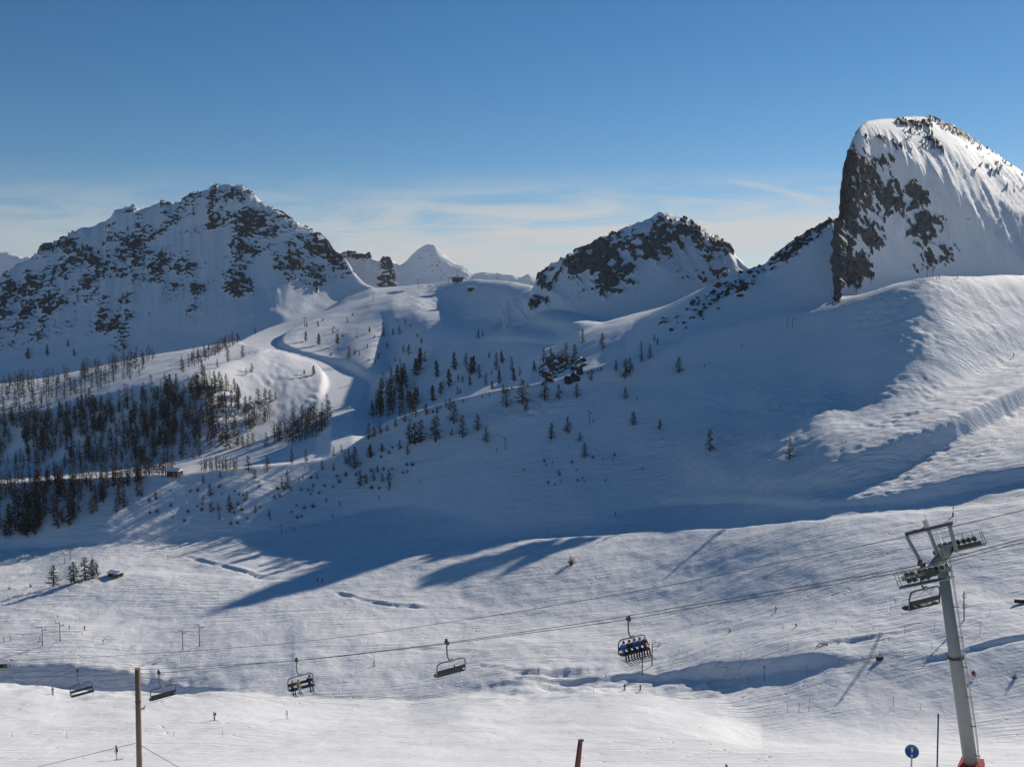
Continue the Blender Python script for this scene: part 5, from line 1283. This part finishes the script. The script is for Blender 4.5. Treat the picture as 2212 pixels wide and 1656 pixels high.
# red banner
o, base, t, d = near_post(1251, 1598, 46, .05, 'leaning dark post with a narrow red banner', 'banner_post', M_DARK, 1243)
m = MB(); L = (t - base).length
m._add([d * (L - .05) + Vector((.03, -.03, 0)), d * (L - .05) + Vector((.16, -.03, 0)), d * (L - 2.6) + Vector((.28, -.03, 0)), d * (L - 2.6) + Vector((.03, -.03, 0)),
        d * (L - .05) + Vector((.03, -.05, 0)), d * (L - .05) + Vector((.16, -.05, 0)), d * (L - 2.6) + Vector((.28, -.05, 0)), d * (L - 2.6) + Vector((.03, -.05, 0))], [(0, 1, 2, 3), (7, 6, 5, 4), (0, 4, 5, 1), (1, 5, 6, 2), (2, 6, 7, 3), (3, 7, 4, 0)])
m.build('banner', M_PURPLE, o)
m = MB(); m.box(d * L + Vector((.08, -.04, .02)), (.26, .10, .08)); m.build('cap', M_DARK, o)
# round piste sign
Ys = 46.0; c = at(1969.5, 1622, Ys); R_ = 14.4 * Ys / FPX
zg = -24.0
o = thing('piste_sign', 'round blue piste sign with a white number 9', 'sign', (c.x, c.y, zg - .3)); o.rotation_euler = (0, 0, math.radians(-20))
cz = c.z - (zg - .3)
MB().tube([(0, .04, 0), (0, .04, cz - R_ * .4)], .04, 8).build('pole', M_RUBBER, o)
fw = Vector((0, -1, .30)).normalized()
m = MB(); m.disc((0, 0, cz), fw, R_, .03, 36); m.build('disc', M_BLUE, o)
m = MB(); m.disc((0, .012, cz), fw, R_ * 1.04, .025, 36); m.build('rim', M_WHITE, o)
Mf = Matrix((Vector((1, 0, 0)), fw.cross(Vector((1, 0, 0))), fw)).transposed()
def on_sign(u, v): return Mf @ Vector((u * R_, v * R_, .022)) + Vector((0, 0, cz))
cu = bpy.data.curves.new('nine', 'FONT'); cu.body = '9'; cu.size = R_ * .98; cu.align_x = 'CENTER'; cu.align_y = 'CENTER'; cu.extrude = .004; cu.offset = .004
to = bpy.data.objects.new('nine', cu); COL.objects.link(to); bpy.context.view_layer.update()
nm = bpy.data.meshes.new_from_object(to.evaluated_get(bpy.context.evaluated_depsgraph_get())); bpy.data.objects.remove(to); nm.materials.clear(); nm.materials.append(M_WHITE)
n9 = put(bpy.data.objects.new('number', nm), o); n9.matrix_local = Matrix.Translation(on_sign(0, .17)) @ Mf.to_4x4() @ Matrix.Diagonal((.8, 1.1, 1, 1))
m = MB()
for k in range(-2, 3):   # fan emblem under the number
    a = k * .42
    m._add([on_sign(0, -.86), on_sign(.24 * math.sin(a) + .05 * math.cos(a), -.82 + .34 * math.cos(a)), on_sign(.24 * math.sin(a) - .05 * math.cos(a), -.82 + .34 * math.cos(a))], [(0, 1, 2)])
m.build('emblem', M_WHITE, o)
m = MB()
for k in range(11):     # the small arched lettering, too small to read
    a = math.radians(148 - k * 11.5 - (6 if k > 2 else 0)); e = .055
    q = [(.80 * math.cos(a) + e * (x * math.sin(a) + 1.6 * y * math.cos(a)), .80 * math.sin(a) + e * (-x * math.cos(a) + 1.6 * y * math.sin(a))) for x, y in ((-1, -1), (1, -1), (1, 1), (-1, 1))]
    m._add([on_sign(*p_) for p_ in q], [(0, 1, 2, 3)])
m.build('lettering', M_PALE, o)

# ------------------------------------------------------------------ huts and stations
def hut(px, py, w, dpt, h, rz, label, wall, name='wooden_hut', roof=M_CAP, sheet=None, big=False):
    p = (sheet or G).find(px, py)
    o = thing(name, label, 'hut', p - Vector((0, 0, .2)), rz)
    t = .12
    m = MB(); m.box((0, 0, h / 2), (w, dpt, h)); wl_ = m.build('wall', wall, o)
    n = max(4, int(h / .28))
    for k in range(n):
        m = MB(); m.box((0, -dpt / 2 - .02, (k + .5) * h / n), (w + .06, .05, h / n * .86)); m.build('board', wall, wl_)
    e = .45; rh = h * .42
    vs = [(-w / 2 - e, -dpt / 2 - e, h - .05), (w / 2 + e, -dpt / 2 - e, h - .05), (w / 2 + e, dpt / 2 + e, h - .05), (-w / 2 - e, dpt / 2 + e, h - .05), (-w / 2 - e, 0, h + rh), (w / 2 + e, 0, h + rh)]
    m = MB(); m._add(vs, [(0, 1, 5, 4), (2, 3, 4, 5), (1, 2, 5), (3, 0, 4), (3, 2, 1, 0)]); rf = m.build('roof', M_WOODD, o)
    m = MB(); m._add([(a * 1.02, b * 1.02, c_ + .16) for a, b, c_ in vs[:4]] + [(a * 1.02, b, c_ + .3) for a, b, c_ in vs[4:]], [(0, 1, 5, 4), (2, 3, 4, 5), (1, 2, 5), (3, 0, 4), (3, 2, 1, 0)]); m.build('roof_snow', roof, rf)
    m = MB(); m.box((w * .2, -dpt / 2 - .05, .95), (.9, .06, 1.9)); dr = m.build('door', M_WOODL, o)
    m = MB(); m.box((w * .2 + .3, -dpt / 2 - .1, .95), (.08, .05, .08)); m.build('handle', M_DARK, dr)
    m = MB(); m.box((-w * .22, -dpt / 2 - .05, h * .6), (.8, .06, .6)); m.build('window', M_DARK, o)
    return o
hut(250, 1243, 4.6, 3.4, 1.5, -.45, 'small brown wooden hut with snowy roof beside the larch clump', M_WOODD)
hut(378, 1027, 6.0, 4.5, 2.6, -.3, 'snow covered hut among dark larches at the valley edge', M_WOODD)
hut(782, 609, 8, 7, 6, .3, 'small dark lift cabin on the skyline left of the saddle', M_DARK, 'lift_cabin')
hut(1017, 629, 9, 6, 5, .2, 'small dark cabin casting a long shadow below the saddle', M_DARK, 'lift_cabin')
p = G.find(988, 609); o = thing('top_station', 'lift top station with rounded pale roof on the saddle skyline', 'station', p, .15)
m = MB(); m.box((0, 0, 2.2), (15, 9, 4.6)); m.build('wall', M_DARK, o)
m = MB(); n = 10; ring = [(-9.2, 5.6 * math.cos(math.pi * k / n), 4.2 + 3.4 * math.sin(math.pi * k / n)) for k in range(n + 1)]
m._add(ring + [(9.2, y, z) for _, y, z in ring], [(k, k + 1, n + 2 + k, n + 1 + k) for k in range(n)] + [tuple(range(n + 1))[::-1], tuple(range(n + 1, 2 * n + 2)), (0, n + 1, 2 * n + 1, n)]); m.build('roof', M_STEEL, o)
for k in range(4): m = MB(); m.box((-5 + 3.3 * k, -4.56, 2.6), (2.2, .1, 1.6)); m.build('window', M_GOG, o)
p = LM.find(523, 404); o = thing('summit_cross', 'tiny cross on the summit ridge of the rocky mountain', 'cross', p)
MB().tube([(0, 0, -1), (0, 0, 6)], .35, 6).build('upright', M_DARK, o); m = MB(); m.box((0, 0, 4.4), (3, .5, .5)); m.build('crossbar', M_DARK, o)
# rope fence on the shoulder
o = thing('rope_fence', 'low rope fence with dark posts along the edge of the sunlit shoulder', 'fence', G.find(1975, 613))
b0 = Vector(o.location); pv = None
for k in range(9):
    q = G.find(1972 + k * 7.2, np.interp(1972 + k * 7.2, [1972, 2000, 2030], [613, 603, 602])) - b0
    MB().tube([q - Vector((0, 0, .2)), q + Vector((0, 0, 1.3))], .10, 6).build('post', M_WOODD, o)
    if pv is not None: MB().tube([pv + Vector((0, 0, 1.1)), q + Vector((0, 0, 1.1))], .05, 5).build('rope', M_DARK, o)
    pv = q

# ------------------------------------------------------------------ loose rock and pinnacles on the mountains
def rock_mesh(seed, tall=1.0):
    bm = bmesh.new(); bmesh.ops.create_icosphere(bm, subdivisions=2, radius=1.0)
    r = random.Random(seed); cuts = [(Vector((r.gauss(0, 1), r.gauss(0, 1), r.gauss(0, .7))).normalized(), r.uniform(.45, .85)) for _ in range(11)]
    for v in bm.verts:
        for n_, d_ in cuts:
            k = v.co.dot(n_) - d_
            if k > 0: v.co -= n_ * k * .92
        v.co.z *= tall
        v.co += Vector((r.uniform(-1, 1), r.uniform(-1, 1), r.uniform(-1, 1))) * .05
    me = bpy.data.meshes.new('rock'); bm.to_mesh(me); bm.free()
    a_ = me.attributes.new('rock', 'FLOAT', 'POINT'); a_.data.foreach_set('value', np.full(len(me.vertices), .74, np.float32))
    return me
ROCKS = {}
for key, mt in (('ground', M_SNOW), ('left', M_MTN), ('horn', M_HORN)):
    ROCKS[key] = []
    for i in range(6):
        me = rock_mesh(40 + i, .8 + .1 * i); me.materials.append(mt); ROCKS[key].append(me)
def rock(parent, key, p, size, tall=1.0):
    o = put(bpy.data.objects.new('rock', rnd.choice(ROCKS[key])), parent); o.location = p
    o.scale = (size * rnd.uniform(.7, 1.2), size * rnd.uniform(.7, 1.2), size * tall * rnd.uniform(.7, 1.1)); o.rotation_euler = (rnd.uniform(-.3, .3), rnd.uniform(-.3, .3), rnd.uniform(0, 6.28))
# buttress stones where the rib runs into the cliff
for y_, Y_, s_ in [(630,566,3.2),(612,570,4.2),(592,580,4.6),(572,592,5.0),(552,600,5.0),(532,608,5.2),(512,616,5.2),(495,624,5.0),(482,632,4.4),(640,560,2.4),(602,576,4.4),(562,596,5.0),(522,612,5.0)]:
    rock(mtn_horn, 'horn', at(1811 + rnd.uniform(-3, 4), y_, Y_), s_, 1.5)
for x_, s_ in [(1745,3.2),(1760,2.4),(1772,3.4),(1784,2.6),(1793,3.6),(1700,2.4),(1712,2.0),(1640,2.6),(1628,1.8),(1600,2.2)]:
    yy = float(np.interp(x_, [1560,1610,1650,1700,1750,1800], [603,582,570,533,497,474]))
    rock(ground, 'ground', G.find(x_, yy + 4), s_ * .75, 1.1)
for x_, y_ in scatter([(1430,700),(1500,640),(1600,590),(1640,585),(1600,640),(1520,690),(1450,725)], 34, rnd, 7):
    rock(ground, 'ground', G.find(x_, y_), rnd.uniform(1.0, 3.0), .7)
for x_, y_ in scatter([(1165,800),(1200,775),(1262,780),(1268,815),(1215,830),(1170,822)], 22, rnd, 7):
    rock(ground, 'ground', G.find(x_, y_), rnd.uniform(2.0, 4.2), .9)
rocky = [(x_, y_) for x_, y_ in scatter([(0,690),(60,560),(240,470),(420,430),(500,405),(560,440),(700,530),(760,590),(620,600),(500,640),(300,690),(120,740)], 700, rnd, 5)]
cnt = 0
for x_, y_ in rocky:
    j_ = int(round((x_ - LM.px[0]) / 2.5)); i_ = int(np.argmin(np.abs(LM.PY[:, j_] - y_)))
    if rk[i_, j_] > .25 and cnt < 150:
        cnt += 1; rock(mtn_left, 'left', LM.find(x_, y_), rnd.uniform(2.5, 7.0), .9)

# ------------------------------------------------------------------ haze
me = MB(); me.box((0, 7300, -60), (20000, 15200, 2000))
hz = me.build('haze', None); hz['kind'] = 'stuff'
hz.data.materials.clear()
mh = bpy.data.materials.new('haze_mat'); mh.use_nodes = True; nt = mh.node_tree; nt.nodes.clear()
out = nt.nodes.new('ShaderNodeOutputMaterial'); pv_ = nt.nodes.new('ShaderNodeVolumePrincipled')
pv_.inputs['Color'].default_value = (.80, .88, 1.0, 1); pv_.inputs['Density'].default_value = 2.2e-5; pv_.inputs['Anisotropy'].default_value = .3
nt.links.new(pv_.outputs[0], out.inputs['Volume']); hz.data.materials.append(mh)
